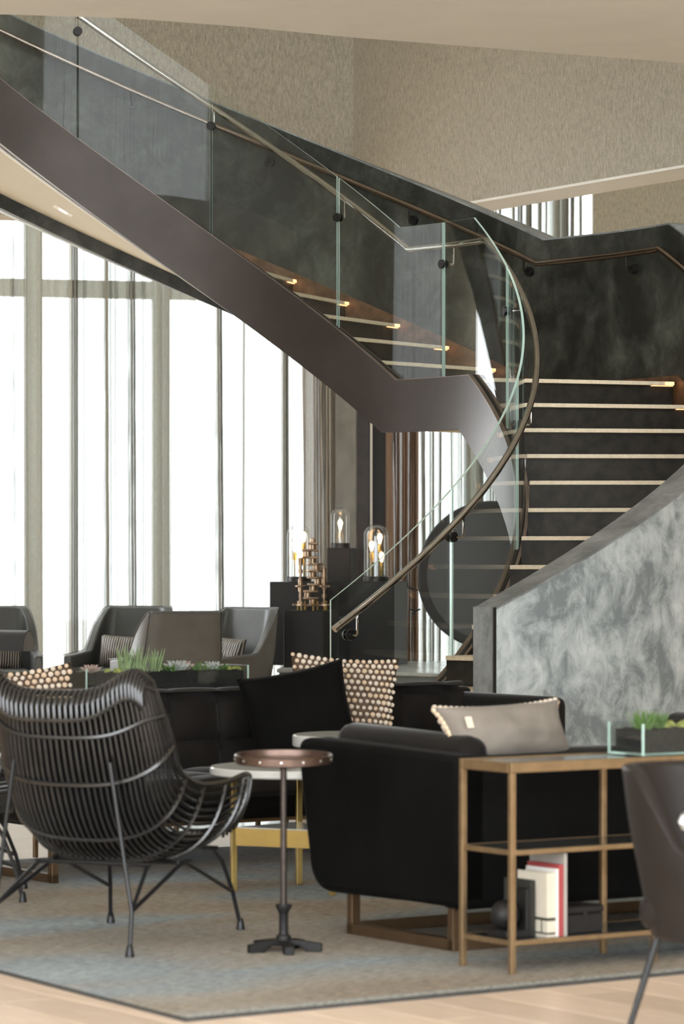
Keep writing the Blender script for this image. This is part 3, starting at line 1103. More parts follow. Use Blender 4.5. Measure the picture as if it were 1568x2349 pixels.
for j in range(9):
    for i in range(16):
        p = fn((i + .5 + (.25 if j % 2 else -.25)) / 16, (j + .5) / 9)
        o = obj('bobble', bobble_mesh('bobble_wool'), None, gp); o.location = (p[0], p[1] + 0.004, p[2]); o.scale = (0.012, 0.010, 0.012)


# ------------------------------------------------------------------ brass consoles with planters
def make_console(label, L=1.92, D=0.31, H=0.736, bays=3, z_mid=0.43, z_low=0.115):
    t_ = thing('console_table', label, 'console table')
    LG = 0.021
    for i in range(bays + 1):
        for yy in (LG / 2, D - LG / 2):
            x = LG / 2 + (L - LG) * i / bays
            MB().box((x, yy, (H - 0.036) / 2), (LG, LG, H - 0.036)).build('leg', 'antique_brass', t_, bevel=0.002)
    rim = MB()
    for yy in (0.011, D - 0.011):
        rim.box((L / 2, yy, H - 0.018), (L, 0.022, 0.036))
    for xx in (0.011, L - 0.011):
        rim.box((xx, D / 2, H - 0.018), (0.022, D - 0.044, 0.036))
    rim.build('top_rim', 'antique_brass', t_, bevel=0.002)
    MB().box((L / 2, D / 2, H - 0.008), (L - 0.045, D - 0.045, 0.010)).build('glass_top', 'smoked_glass_top', t_)
    for zz, nm in ((z_mid, 'shelf'), (z_low, 'shelf')):
        sh = MB()
        for yy in (0.008, D - 0.008):
            sh.box((L / 2, yy, zz - 0.008), (L - 2 * LG, 0.014, 0.018))
        for xx in (0.011, L - 0.011):
            sh.box((xx, D / 2, zz - 0.008), (0.014, D - 2 * LG, 0.018))
        so = sh.build(nm, 'antique_brass', t_, bevel=0.002)
        MB().box((L / 2, D / 2, zz - 0.004), (L - 0.05, D - 0.035, 0.008)).build('shelf_glass', 'smoked_glass_top', so)
    return t_


con = make_console('slim brass console with dark shelves behind the near black sofa')
con.location = (0.588, 11.57, RUGZ)
con.rotation_euler = (0, 0, E1)
CH = 0.736 + RUGZ


def blade(mb, base, d, L, w, n=4, flat=0.45):
    """one fleshy leaf: a tapering curved solid"""
    base, d = Vector(base), Vector(d).normalized()
    s_ = d.cross(Vector((0, 0, 1)))
    s_ = s_.normalized() if s_.length > 1e-4 else Vector((1, 0, 0))
    pts, rr = [], []
    for i in range(n + 1):
        q = i / n
        pts.append(base + d * L * q + Vector((0, 0, 1)) * L * 0.18 * q * q)
        rr.append(w * (0.7 + 0.6 * q - 1.28 * q * q) + 0.0005)
    mb.tube(pts, rr, 5)
    return mb


def make_planter(label, L, D, H, plants, seed):
    t_ = thing('glass_planter', label, 'planter', group='glass trough planters')
    g = 0.006
    for nm, c_, d_ in (('pane', (L / 2, g / 2, H / 2), (L, g, H)), ('pane', (L / 2, D - g / 2, H / 2), (L, g, H)),
                       ('pane', (g / 2, D / 2, H / 2), (g, D - 2 * g, H)), ('pane', (L - g / 2, D / 2, H / 2), (g, D - 2 * g, H))):
        MB().box(c_, d_).build(nm, 'clear_glass', t_)
    ed_ = MB()
    for x in (g / 2, L - g / 2):
        for y in (g / 2, D - g / 2):
            ed_.box((x, y, H / 2), (g * 1.15, g * 1.15, H))
    ed_.build('polished_edge', 'glass_edge', t_)
    MB().box((L / 2, D / 2, 0.004), (L, D, 0.008)).build('base_plate', 'glass_edge', t_)
    rg_ = random.Random(seed)

    def top(a, b_):
        return (0.02 + (L - 0.04) * a, 0.018 + (D - 0.036) * b_, H * 0.80 + 0.010 * noise.noise(Vector((a * L * 25, b_ * 6, seed))))
    sb = MB().grid(top, 60, 10)
    sb.box((L / 2, D / 2, H * 0.40), (L - 0.04, D - 0.036, H * 0.76))
    sb.build('soil', 'soil', t_)
    for (x, kind, sz) in plants:
        mb = MB()
        y = D / 2 + rg_.uniform(-.03, .02)
        z = H * 0.79
        if kind == 'spiky':
            for k_ in range(26):
                a = rg_.uniform(0, 6.28)
                blade(mb, (x + rg_.uniform(-.03, .03) * sz, y + rg_.uniform(-.03, .03), z), (math.cos(a) * .35, math.sin(a) * .35, 1), sz * rg_.uniform(.06, .115), .006)
            m = 'leaf_sage'
        elif kind == 'rosette':
            for ring, (nn, el, ll) in enumerate(((9, .35, .055), (7, .8, .045), (5, 1.6, .032))):
                for k_ in range(nn):
                    a = k_ * 6.283 / nn + ring
                    blade(mb, (x, y, z + .004 * ring), (math.cos(a), math.sin(a), el), sz * ll, .011 * sz)
            m = rg_.choice(['leaf_grey', 'leaf_rose', 'leaf_grey'])
        elif kind == 'green':
            for k_ in range(22):
                a = rg_.uniform(0, 6.28)
                blade(mb, (x + rg_.uniform(-.02, .02), y + rg_.uniform(-.03, .03), z), (math.cos(a), math.sin(a), rg_.uniform(.3, 1.2)), sz * rg_.uniform(.025, .05), .007)
            m = 'leaf_green'
        elif kind == 'grass':
            for k_ in range(70):
                a = rg_.uniform(0, 6.28)
                blade(mb, (x + rg_.uniform(-.02, .02), y + rg_.uniform(-.03, .03), z), (math.cos(a) * .7, math.sin(a) * .7, 1), sz * rg_.uniform(.04, .075), .0025, 3)
            m = 'leaf_green'
        else:
            for k_ in range(16):
                c_ = (x + rg_.uniform(-.045, .045) * sz, y + rg_.uniform(-.03, .03), z + rg_.uniform(0, .008))
                r_ = rg_.uniform(.010, .02) * sz
                mb.lathe([(0, -r_), (r_ * .8, -r_ * .5), (r_, 0), (r_ * .7, r_ * .7), (0, r_)], 7, c_)
            m = 'moss'
        mb.build('moss_clump' if kind == 'moss' else 'succulent', m, t_, smooth=True)
    return t_


pl = make_planter('glass planter with grass and moss on the near brass console', 1.15, 0.20, 0.115,
                  [(.06, 'grass', 1.0), (.14, 'grass', .8), (.21, 'moss', 1), (.30, 'moss', 1.3), (.42, 'grass', 1), (.55, 'rosette', 1.2), (.68, 'moss', 1.2), (.85, 'spiky', .9), (1.0, 'moss', 1.2)], 4)
q = Vector((0.588, 11.57, 0)) + e1 * 0.615 + e2 * 0.035
pl.location = (q.x, q.y, CH + 0.001)
pl.rotation_euler = (0, 0, E1)

# things on the low console shelf
ZS = 0.115 + RUGZ


def on_shelf(x, y, z=0.0):
    q_ = Vector((0.588, 11.57, 0)) + e1 * x + e2 * y
    return (q_.x, q_.y, ZS + z + 0.0005)


be = thing('bookend', 'black stone bookend with a ball on a slab on the low console shelf', 'bookend', on_shelf(0.065, 0.10), E1)
MB().rbox((0.03, 0.04, 0.0125), (0.11, 0.12, 0.025), 0.003, 1).build('slab', 'cast_black', be)
MB().rbox((0.076, 0.04, 0.085), (0.022, 0.11, 0.17), 0.003, 1).build('upright', 'cast_black', be)
sp_ = [(0.052 * math.sin(math.pi * i / 14), -0.052 * math.cos(math.pi * i / 14)) for i in range(15)]
MB().lathe(sp_, 22, (0.012, 0.04, 0.077)).build('ball', 'cast_black', be, smooth=True)


def book(x, w, h, dep, cover, spine_y=0.03, label='', band_=False):
    t_ = thing('book', label, 'book', on_shelf(x, spine_y), E1, 'books standing on the low console shelf')
    tc = 0.0025
    MB().box((tc / 2, dep / 2, h / 2), (tc, dep, h)).build('cover', cover, t_)
    MB().box((w - tc / 2, dep / 2, h / 2), (tc, dep, h)).build('cover', cover, t_)
    MB().box((w / 2, tc / 2, h / 2), (w - 2 * tc, tc, h)).build('spine', cover, t_)
    MB().box((w / 2, dep / 2, h / 2), (w - 2 * tc, dep - 0.012, h - 0.008)).build('pages', 'paper', t_)
    if band_:
        MB().box((w / 2, dep / 2 - 0.001, 0.062), (w + 0.001, dep + 0.002, 0.010)).build('print_band', 'book_dark', t_)
        MB().box((w / 2, dep / 2 - 0.001, 0.012), (w + 0.001, dep + 0.002, 0.006)).build('print_band', 'book_dark', t_)
        for k_ in range(3):
            MB().box((-0.0004, 0.03 + k_ * 0.06, 0.037), (0.001, 0.006, 0.05)).build('print_bar', 'book_dark', t_)
    return t_


book(0.156, 0.024, 0.195, 0.15, 'book_dark', 0.10, 'dark green book set back between the bookend and the cream book')
book(0.182, 0.036, 0.225, 0.17, 'book_cream', 0.035, 'thick cream book with dark bands near its foot', True)
book(0.2195, 0.010, 0.238, 0.175, 'book_white', 0.030, 'thin white book between the cream and the red book')
book(0.231, 0.022, 0.252, 0.18, 'book_red', 0.032, 'red book between the thin white and the tall grey book')
book(0.2545, 0.013, 0.292, 0.20, 'book_grey', 0.030, 'tall thin grey book at the right end of the book row')
bx = thing('lidded_box', 'black lidded wooden box beside the books on the low shelf', 'box', on_shelf(0.285, 0.06), E1)
MB().rbox((0.088, 0.07, 0.034), (0.172, 0.13, 0.068), 0.003, 1).build('body', 'cast_black', bx)
MB().rbox((0.088, 0.07, 0.083), (0.176, 0.134, 0.026), 0.004, 1).build('lid', 'cast_black', bx)
MB().rbox((0.088, 0.001, 0.066), (0.012, 0.006, 0.02), 0.001, 1).build('clasp', 'steel_dark', bx)

# ------------------------------------------------------------------ far tufted sofa
FS = Vector((0.60, 17.02, 0)) - e1 * 2.9       # back-left corner
fs_ = thing('tufted_sofa', 'dark velvet sofa with tufted back facing the lounge, cushions at its right end', 'sofa', (FS.x, FS.y, RUGZ), E1)
FL, FD, FH = 2.9, 0.92, 0.80


def tuft(x, z, a=0.27, b_=0.235):
    return (abs(math.sin(math.pi * x / a)) * abs(math.sin(math.pi * z / b_))) ** 0.35


def back_pad(a, b_):
    x = 0.10 + (FL - 0.2) * a
    z = 0.40 + 0.40 * b_
    edge_ = min(1, (1 - b_) * 9) ** 0.5
    return (x, -0.10 - 0.085 * edge_ * (0.45 + 0.55 * tuft(x, z - 0.33)) - 0.05 * (1 - b_), z + 0.0)


def pad_closed(fn_, nu, nv, depth_axis, back):
    mb = MB()
    mb.grid(fn_, nu, nv)
    return mb


MB().rbox((FL / 2, -0.06, 0.52), (FL, 0.12, 0.53), 0.03, 3).build('back', 'velvet_char', fs_, smooth=True)
bp = MB().grid(back_pad, 150, 40)
bp.grid(lambda a, b_: (0.10 + (FL - 0.2) * a, -0.19 + 0.09 * b_, 0.80 + 0.018 * math.sin(math.pi * b_) * (0.6 + 0.4 * tuft(0.10 + (FL - 0.2) * a, 0.117))), 150, 6)
bp.build('tufted_back', 'velvet_char', fs_, smooth=True, angle=80)
for x0 in (0.06, FL - 0.06):
    MB().rbox((x0, -0.46, 0.50), (0.12, 0.90, 0.50 if x0 < 1 else 0.52), 0.045, 3).build('arm', 'velvet_char', fs_, smooth=True)
MB().rbox((FL / 2, -0.5, 0.30), (FL - 0.04, 0.82, 0.11), 0.02, 2).build('seat_frame', 'velvet_black', fs_, smooth=True)


def seat_top(a, b_):
    x = 0.125 + (FL - 0.25) * a
    y = -0.16 - 0.76 * b_
    e_ = min(1, b_ * 12, (1 - b_) * 12) ** 0.5
    return (x, y, 0.37 + 0.075 * e_ * (0.6 + 0.4 * tuft(x, y + 0.16, 0.27, 0.25)))


sc_ = MB().grid(seat_top, 150, 40)
sc_.box((FL / 2, -0.54, 0.36), (FL - 0.25, 0.755, 0.03))
sc_.build('seat_cushion', 'velvet_char', fs_, smooth=True, angle=80)
for x0 in (0.08, FL - 0.08):
    fr = MB()
    fr.box((x0, -0.08, 0.125), (0.035, 0.04, 0.25)); fr.box((x0, -0.82, 0.125), (0.035, 0.04, 0.25)); fr.box((x0, -0.45, 0.02), (0.035, 0.78, 0.04))
    fr.build('sled_leg', 'bronze_flat', fs_, bevel=0.003)
MB().box((FL / 2, -0.82, 0.235), (FL - 0.2, 0.03, 0.02)).build('sled_bar', 'bronze_flat', fs_)


def on_sofa(x, y, z):
    q_ = FS + e1 * x + e2 * y
    return (q_.x, q_.y, z)


bobble_pillow('large cream bobble cushion leaning on the tufted sofa behind the black cushion', on_sofa(1.95, -0.345, 0.715), (R(-12), R(4), E1 - R(24)), 0.54, 0.54, 0.16, 17, 17, 0.3)
bobble_pillow('cream bobble cushion at the left end of the tufted sofa', on_sofa(0.22, -0.30, 0.715), (R(-14), R(-6), E1 - R(20)), 0.50, 0.48, 0.16, 15, 15, 0.45)
bc = tag(obj('black_cushion', pillow_mesh(0.52, 0.50, 0.17, 20, 0.08), 'velvet_black'), 'square black velvet cushion tilted in front of the large bobble cushion', 'cushion')
bc.location = on_sofa(1.60, -0.50, 0.685)
bc.rotation_euler = (R(-14), R(-11), E1 - R(26))

con2 = make_console('brass console mostly hidden behind the tufted sofa, carrying the succulents', 1.92, 0.28, 0.79)
q = FS + e1 * 0.60 + e2 * 0.04
con2.location = (q.x, q.y, RUGZ)
con2.rotation_euler = (0, 0, E1)
pl2 = make_planter('glass planter of mixed succulents behind the tufted sofa', 0.92, 0.20, 0.118,
                   [(.08, 'rosette', 1), (.20, 'moss', .8), (.30, 'spiky', 1.15), (.36, 'spiky', 1.0), (.43, 'spiky', .9), (.50, 'green', 1), (.555, 'rosette', 1.35), (.61, 'rosette', 1.2), (.67, 'green', 1.1), (.71, 'green', .9), (.77, 'rosette', 1.1), (.80, 'green', .8), (.87, 'moss', .9)], 9)
q = Vector((-0.46, 16.44, 0)) - e1 * 0.92
pl2.location = (q.x, q.y, 0.804)
pl2.rotation_euler = (0, 0, E1)


# ------------------------------------------------------------------ round brass tables
def round_table(name, label, c, r, H, th, shelf, angs, rl):
    t_ = thing(name, label, 'table', (c[0], c[1], RUGZ))
    MB().lathe([(0, H - th), (r - .006, H - th), (r, H - th + .006), (r, H - .006), (r - .006, H), (0, H)], 48).build('table_top', 'marble_white', t_, smooth=True)
    pts = []
    for a in angs:
        x, y = rl * math.cos(R(a)), rl * math.sin(R(a))
        pts.append((x, y))
        MB().box((x, y, (H - th) / 2), (0.026, 0.026, H - th), rz=R(20)).build('leg', 'brass', t_, bevel=0.002)
    if shelf:
        n_ = len(pts)
        for i in range(n_):
            p_, q_ = Vector((*pts[i], 0)), Vector((*pts[(i + 1) % n_], 0))
            d_ = q_ - p_
            MB().box(((p_.x + q_.x) / 2, (p_.y + q_.y) / 2, shelf), (d_.length - .02, 0.012, 0.075), rz=math.atan2(d_.y, d_.x)).build('stretcher', 'brass', t_)
        MB().prism([(p_[0] * .97, p_[1] * .97) for p_ in pts], shelf + 0.03, shelf + 0.042, 'z').build('shelf', 'marble_white', t_)
    return t_


round_table('coffee_table', 'low round marble table on brass legs behind the tray table', (-0.20, 14.45), 0.375, 0.54, 0.035, 0.235, (185, 88, -54), 0.27)
round_table('coffee_table', 'taller round marble table with thick top behind the near sofa arm', (0.07, 15.05), 0.295, 0.645, 0.055, None, (30, 150, 270), 0.2)

# tray table on a cast iron foot
tr = thing('tray_table', 'round bronze tray table on a slim post with a cast iron cross foot', 'side table', (-0.215, 12.26, RUGZ))
MT = Matrix.Translation((0, 0, 0.692)) @ Matrix.Rotation(R(2.2), 4, 'X')
ty = MB().lathe([(0, 0.0), (.172, 0.0), (.180, .004), (.181, .030), (.177, .034), (.168, .032), (.166, .012), (0, .012)], 56, M=MT).build('tray', 'tray_iron', tr, smooth=True)
for k in range(14):
    a = k * 2 * math.pi / 14 + 0.2
    Mk = MT @ Matrix.Rotation(a, 4, 'Z') @ Matrix.Translation((0.181, 0, 0.017)) @ Matrix.Rotation(math.pi / 2, 4, 'Y')
    MB().lathe([(0, .004), (.0045, .003), (.006, 0)], 8, M=Mk).build('stud', 'steel', ty, smooth=True)
MB().lathe([(.03, .690), (.024, .684), (.012, .672), (.012, .20), (.013, .165)], 16).build('post', 'iron_brown', tr, smooth=True)
MB().lathe([(.030, .172), (.031, .165), (.022, .148), (.017, .135), (.017, .07), (.019, .062), (.027, .058), (.029, .05), (.029, .03), (.024, .022)], 20, cap=True).build('foot_column', 'cast_black', tr, smooth=True)
for k in range(5):
    a = R(-80 + 72 * k)
    Mk = Matrix.Rotation(a, 4, 'Z')
    MB().prism([(.015, .022), (.06, .022), (.088, .0), (.142, .0), (.142, .030), (.06, .042), (.015, .042)], -.017, .017, 'y', Mk).build('foot_arm', 'cast_black', tr, bevel=0.003)

# ------------------------------------------------------------------ dining armchair and table at the right edge
dc = thing('dining_chair', 'brown leather tub dining chair with slim black legs at the right edge', 'chair', (1.185, 10.06, 0.0), R(-130))


def tub(a, b_, side=1, off=0.0):
    """wrap-round shell: a goes round the plan, b_ up"""
    s = 2 * a - 1
    ang_ = s * 118
    rx, ry = 0.285 - off, 0.275 - off
    back_ = max(0.0, math.cos(R(ang_)))
    top = 0.595 + 0.24 * min(1, max(0, (math.cos(R(ang_)) - 0.05) / 0.55)) ** 0.8
    z = 0.32 + (top - 0.32) * b_
    k_ = 0.90 + 0.10 * min(1, b_ * 1.5)
    return (rx * k_ * math.sin(R(ang_)), -ry * k_ * math.cos(R(ang_)) - 0.09 * back_ * b_ + (0.10 if abs(s) > 2 else 0), z)


NU, NVV = 44, 12
outv = [tub(i / (NU - 1), j / (NVV - 1)) for j in range(NVV) for i in range(NU)]
inv = [tub(i / (NU - 1), j / (NVV - 1), 1, 0.045) for j in range(NVV) for i in range(NU)]
vs = outv + inv
fs2 = []
N0 = NU * NVV
for j in range(NVV - 1):
    for i in range(NU - 1):
        a = j * NU + i
        fs2.append((a, a + 1, a + NU + 1, a + NU)); fs2.append((N0 + a, N0 + a + NU, N0 + a + NU + 1, N0 + a + 1))
for i in range(NU - 1):
    a = (NVV - 1) * NU + i
    fs2.append((a, a + 1, N0 + a + 1, N0 + a)); fs2.append((i, N0 + i, N0 + i + 1, i + 1))
for j in range(NVV - 1):
    a = j * NU; fs2.append((a, a + NU, N0 + a + NU, N0 + a))
    a = j * NU + NU - 1; fs2.append((a, N0 + a, N0 + a + NU, a + NU))
sh = MB().add(vs, fs2).build('shell', 'leather_brown', dc, smooth=True, angle=60)
md = sh.modifiers.new('bevel', 'BEVEL'); md.width = 0.018; md.segments = 3; md.limit_method = 'ANGLE'
MB().rbox((0, 0.03, 0.40), (0.46, 0.48, 0.11), 0.045, 4).build('seat', 'leather_brown', dc, smooth=True)
for sx in (-1, 1):
    for sy in (-1, 1):
        MB().tube([(sx * .17, sy * .17 + .02, .36), (sx * .25, sy * .25 + .02, 0.0)], [.013, .009], 10).build('leg', 'black_metal', dc, smooth=True)
dt = thing('dining_table', 'white round table top just entering at the right edge', 'table', (1.29, 9.30, 0))
MB().lathe([(0, .70), (.32, .70), (.342, .71), (.35, .728), (.342, .746), (.32, .756), (0, .756)], 64).build('table_top', 'marble_white', dt, smooth=True)
MB().lathe([(.2, 0), (.2, .012), (.04, .03), (.035, .3), (.035, .66), (.10, .70)], 28, cap=True).build('pedestal', 'black_metal', dt, smooth=True)


# ------------------------------------------------------------------ far lounge armchairs by the window
def make_armchair(label):
    t_ = thing('lounge_armchair', label, 'armchair', group='grey leather armchairs by the window')

    def shell(off, lower):
        def g(a, b_):
            s = 2 * a - 1
            sa = abs(s)
            # plan: arm front -> rounded back corner -> back centre
            if sa > 0.52:
                q_ = (sa - 0.52) / 0.48
                x, y = 0.385 - off, -0.20 + 0.58 * q_
            elif sa > 0.28:
                q_ = (sa - 0.28) / 0.24
                an = q_ * math.pi / 2
                x, y = 0.235 + (0.15 - off * 0.5) * math.sin(an) - off * 0.5, -0.20 - (0.17 - off) * math.cos(an)
            else:
                q_ = sa / 0.28
                x, y = (0.235 - off * 0.5) * q_, -0.37 + off
            bk = 1 - min(1, max(0, (sa - 0.40) / 0.22))
            bk = bk * bk * (3 - 2 * bk)
            top = 0.60 + 0.385 * bk - 0.03 * max(0, (sa - 0.6) / 0.4)
            z = 0.27 + (top - 0.27) * b_
            lean = (z - 0.30)
            y -= 0.20 * max(0, lean) * bk
            x *= (1 - 0.10 * max(0, z - 0.55) / 0.45 * bk) * (0.90 + 0.10 * min(1, b_ * 2))
            return (math.copysign(x, s) if s else 0.0, y, z)
        return g
    NU_, NV_ = 61, 14
    go, gi = shell(0.0, 0), shell(0.075, 0)
    V = [go(i / (NU_ - 1), j / (NV_ - 1)) for j in range(NV_) for i in range(NU_)]
    V += [gi(i / (NU_ - 1), j / (NV_ - 1)) for j in range(NV_) for i in range(NU_)]
    M0 = NU_ * NV_
    FF, mi = [], []
    for j in range(NV_ - 1):
        for i in range(NU_ - 1):
            a = j * NU_ + i
            FF.append((a, a + 1, a + NU_ + 1, a + NU_)); mi.append(1)
            FF.append((M0 + a, M0 + a + NU_, M0 + a + NU_ + 1, M0 + a + 1)); mi.append(0)
    for i in range(NU_ - 1):
        a = (NV_ - 1) * NU_ + i
        FF.append((a, a + 1, M0 + a + 1, M0 + a)); mi.append(0)
        FF.append((i, M0 + i, M0 + i + 1, i + 1)); mi.append(1)
    for j in range(NV_ - 1):
        a = j * NU_; FF.append((a, a + NU_, M0 + a + NU_, M0 + a)); mi.append(0)
        a = j * NU_ + NU_ - 1; FF.append((a, M0 + a, M0 + a + NU_, a + NU_)); mi.append(0)
    mb = MB(); mb.v, mb.f, mb.mi = V, FF, mi
    sh_ = mb.build('shell', ['leather_grey', 'leather_shell'], t_, smooth=True, angle=60)
    md_ = sh_.modifiers.new('bevel', 'BEVEL'); md_.width = 0.02; md_.segments = 3; md_.limit_method = 'ANGLE'; md_.angle_limit = R(50)
    # piped seams down the outside of the back
    for sgn in (-1, 1):
        aa = 0.5 + sgn * 0.20
        pts = [go(aa, j / 11) for j in range(12)]
        pts = [(p_[0] * 1.004, p_[1] - 0.002, p_[2]) for p_ in pts]
        MB().tube(pts, 0.003, 5).build('seam', 'seam_dark', t_)
    pts = [tuple((Vector(go(i / 60, 1.0)) + Vector((0, 0, 0.004)))) for i in range(61)]
    MB().tube(pts, 0.0045, 6).build('piping', 'leather_shell', t_, smooth=True)
    MB().rbox((0, 0.03, 0.36), (0.62, 0.68, 0.17), 0.05, 4).build('seat_cushion', 'leather_grey', t_, smooth=True)
    for sx in (-1, 1):
        for sy in (-1, 1):
            MB().tube([(sx * .27, sy * .24 + .02, .28), (sx * .31, sy * .29 + .02, 0)], [.016, .010], 8).build('leg', 'black_metal', t_, smooth=True)
    return t_


def look(px, Y, z=0.0):
    return ((px - 784.0) / F_PX * Y, Y, z)


ac = make_armchair('grey leather armchair facing the room with its left arm showing, sequinned cushion on it')
ac.location = look(276, 29.4)
ac.rotation_euler = (0, 0, R(-108 - 90))
spots = [(384, 27.75, 112, 'grey leather armchair turned with its back to the camera, in front of two others'),
         (497, 28.8, -130, 'grey leather armchair turned to the left beside the black pedestals'),
         (-10, 29.3, -80, 'grey leather armchair half cut off by the left picture edge')]
chairs = [ac]
for px, Y, fa, lb in spots:
    c_ = copy_tree(ac)
    c_['label'] = lb
    c_.location = look(px, Y)
    c_.rotation_euler = (0, 0, R(fa - 90))
    chairs.append(c_)


def seq_pillow(label, ch, lx, ly, rz):
    o = tag(obj('sequin_cushion', pillow_mesh(0.46, 0.30, 0.14, 18, 0.05), 'sequin_cloth'), label, 'cushion', 'sequinned lumbar cushions on the grey armchairs')
    a = ch.rotation_euler.z
    v_ = Matrix.Rotation(a, 4, 'Z') @ Vector((lx, ly, 0))
    o.location = (ch.location.x + v_.x, ch.location.y + v_.y, 0.585)
    o.rotation_euler = (R(-14), R(3), a + rz)
    return o


seq_pillow('brown and silver sequinned cushion on the chair whose left arm shows', chairs[0], 0.03, -0.155, math.pi + 0.04)
seq_pillow('brown striped cushion on the armchair beside the black pedestals', chairs[2], 0.04, -0.155, math.pi - 0.1)
seq_pillow('dark sequinned cushion on the armchair cut by the left edge', chairs[3], -0.02, -0.155, math.pi)

# table lamp with a half-round shade on a little table, far left
lt = thing('lamp_table', 'small round side table carrying the half round lamp at far left', 'table', look(-30, 26.6))
MB().lathe([(0, .47), (.24, .47), (.25, .48), (.25, .49), (0, .49)], 36).build('table_top', 'marble_white', lt, smooth=True)
MB().lathe([(.15, 0), (.15, .012), (.02, .02), (.02, .47)], 20, cap=True).build('pedestal', 'black_metal', lt, smooth=True)
p = look(-30, 26.6)
lp = thing('table_lamp', 'lamp with black half round shade and glowing copper inside at far left', 'lamp', (p[0], p[1], 0.49), R(-28))
half = [(0.085 * math.cos(R(a)), 0.165 * math.sin(R(a))) for a in range(0, 181, 12)]
prof = half + [(x * 0.94, z * 0.95) for x, z in half[::-1]]
MB().prism([(x, z + 0.20) for x, z in prof], -0.40, 0.40, 'x').build('shade', 'pedestal_black', lp, smooth=True, angle=40)
for xx in (-0.40, 0.393):
    MB().prism([(x, z + 0.20) for x, z in half], xx, xx + 0.007, 'x').build('shade_end', 'leather_shell', lp)
MB().lathe([(.10, 0), (.10, .012), (.012, .02), (.012, .22)], 20, cap=True).build('stem', 'black_metal', lp, smooth=True)
MB().box((0, 0, 0.215), (0.70, 0.05, 0.012)).build('light_bar', 'led_warm', lp)

# ------------------------------------------------------------------ marble ledge with pedestals and lamps
lg = thing('ledge', 'low pale marble ledge under the window carrying the black pedestals', 'ledge', (0, 0, 0))
LP = [(-0.55, 29.2), (2.4, 26.95), (2.75, 31.2), (-0.45, 31.2)]
MB().prism(LP, 0.0, 0.42, 'z').build('ledge_body', 'ledge_face', lg)
MB().prism([(LP[0][0] - .02, LP[0][1] - .03), (LP[1][0] + .02, LP[1][1] - .03), LP[2], LP[3]], 0.42, 0.45, 'z').build('ledge_top', 'ledge_marble', lg, bevel=0.004)
PR = R(-17)
for px, Y, w, zt, lb in ((698, 30.30, 0.50, 1.205, 'wide black pedestal at left, carrying the three bulb dome lamp'),
                         (710, 29.72, 0.37, 0.955, 'low black pedestal in front, carrying the crankshaft sculpture'),
                         (784, 31.0, 0.225, 1.512, 'tall narrow black pedestal in the middle with the single bulb lamp'),
                         (866, 30.42, 0.44, 1.205, 'wide black pedestal at right behind the glass balustrade')):
    x, y, _ = look(px, Y)
    pd = thing('pedestal', lb, 'pedestal', (x, y, 0.45), PR, 'black display pedestals')
    MB().rbox((0, 0, (zt - 0.45 - 0.006) / 2), (w, w, zt - 0.45 - 0.006), 0.003, 1).build('plinth', 'pedestal_black', pd)
    MB().rbox((0, 0, zt - 0.45 - 0.003), (w, w, 0.006), 0.002, 1).build('top_plate', 'gunmetal', pd)


def bulb(parent, x, y, z, stem):
    MB().tube([(x, y, z), (x, y, z + stem)], 0.006, 8).build('stem', 'brass', parent, smooth=True)
    MB().lathe([(.017, 0), (.018, .004), (.018, .062), (.014, .066)], 14, (x, y, z + stem), cap=True).build('socket', 'brass', parent, smooth=True)
    zb = z + stem + .062
    prof_ = [(.013, 0), (.016, .012), (.024, .045), (.031, .075), (.031, .09), (.024, .110), (.010, .122), (.0, .125)]
    bl_ = MB().lathe(prof_, 16, (x, y, zb)).build('bulb', 'dome_glass', parent, smooth=True)
    fil = []
    for k_ in range(9):
        a = k_ * 2 * math.pi / 8
        fil.append((x + .012 * math.cos(a), y + .012 * math.sin(a), zb + (.025 if k_ % 2 else .085)))
    MB().tube(fil, 0.0045, 5).build('filament', 'bulb_glow', bl_)
    MB().lathe([(0, .015), (.012, .035), (.022, .070), (.022, .088), (.012, .105), (0, .112)], 12, (x, y, zb)).build('glow_core', 'bulb_glow', bl_, smooth=True)


def dome_lamp(label, px, Y, z, r, h, bulbs):
    x, y, _ = look(px, Y)
    t_ = thing('dome_lamp', label, 'lamp', (x, y, z + 0.001), 0, 'glass dome lamps on the pedestals')
    MB().lathe([(r * 1.06, 0), (r * 1.06, .038), (r * 1.03, .045), (0, .045)], 36, cap=False).build('base', 'gunmetal', t_, smooth=True)
    hd = h - r
    prof_ = [(r, .045)] + [(r, .045 + (hd - .045) * i / 4) for i in range(1, 5)] + [(r * math.cos(R(a)), hd + r * math.sin(R(a))) for a in range(10, 91, 10)]
    MB().lathe(prof_, 40).build('dome', 'dome_glass', t_, smooth=True)
    for bx_, by_, st in bulbs:
        bulb(t_, bx_, by_, .045, st)
    return t_


dome_lamp('large glass dome lamp with three glowing bulbs on the left pedestal', 685, 30.35, 1.205, 0.108, 0.525, [(-.038, -.02, .15), (.045, .02, .235), (.01, -.045, .04)])
dome_lamp('small glass dome lamp with one glowing bulb on the tall pedestal', 780, 31.0, 1.512, 0.087, 0.375, [(0, 0, .045)])
dome_lamp('large glass dome lamp with glowing bulbs behind the glass balustrade', 862, 30.38, 1.205, 0.112, 0.525, [(-.04, 0, .15), (.035, .045, .22), (.05, -.04, .05)])

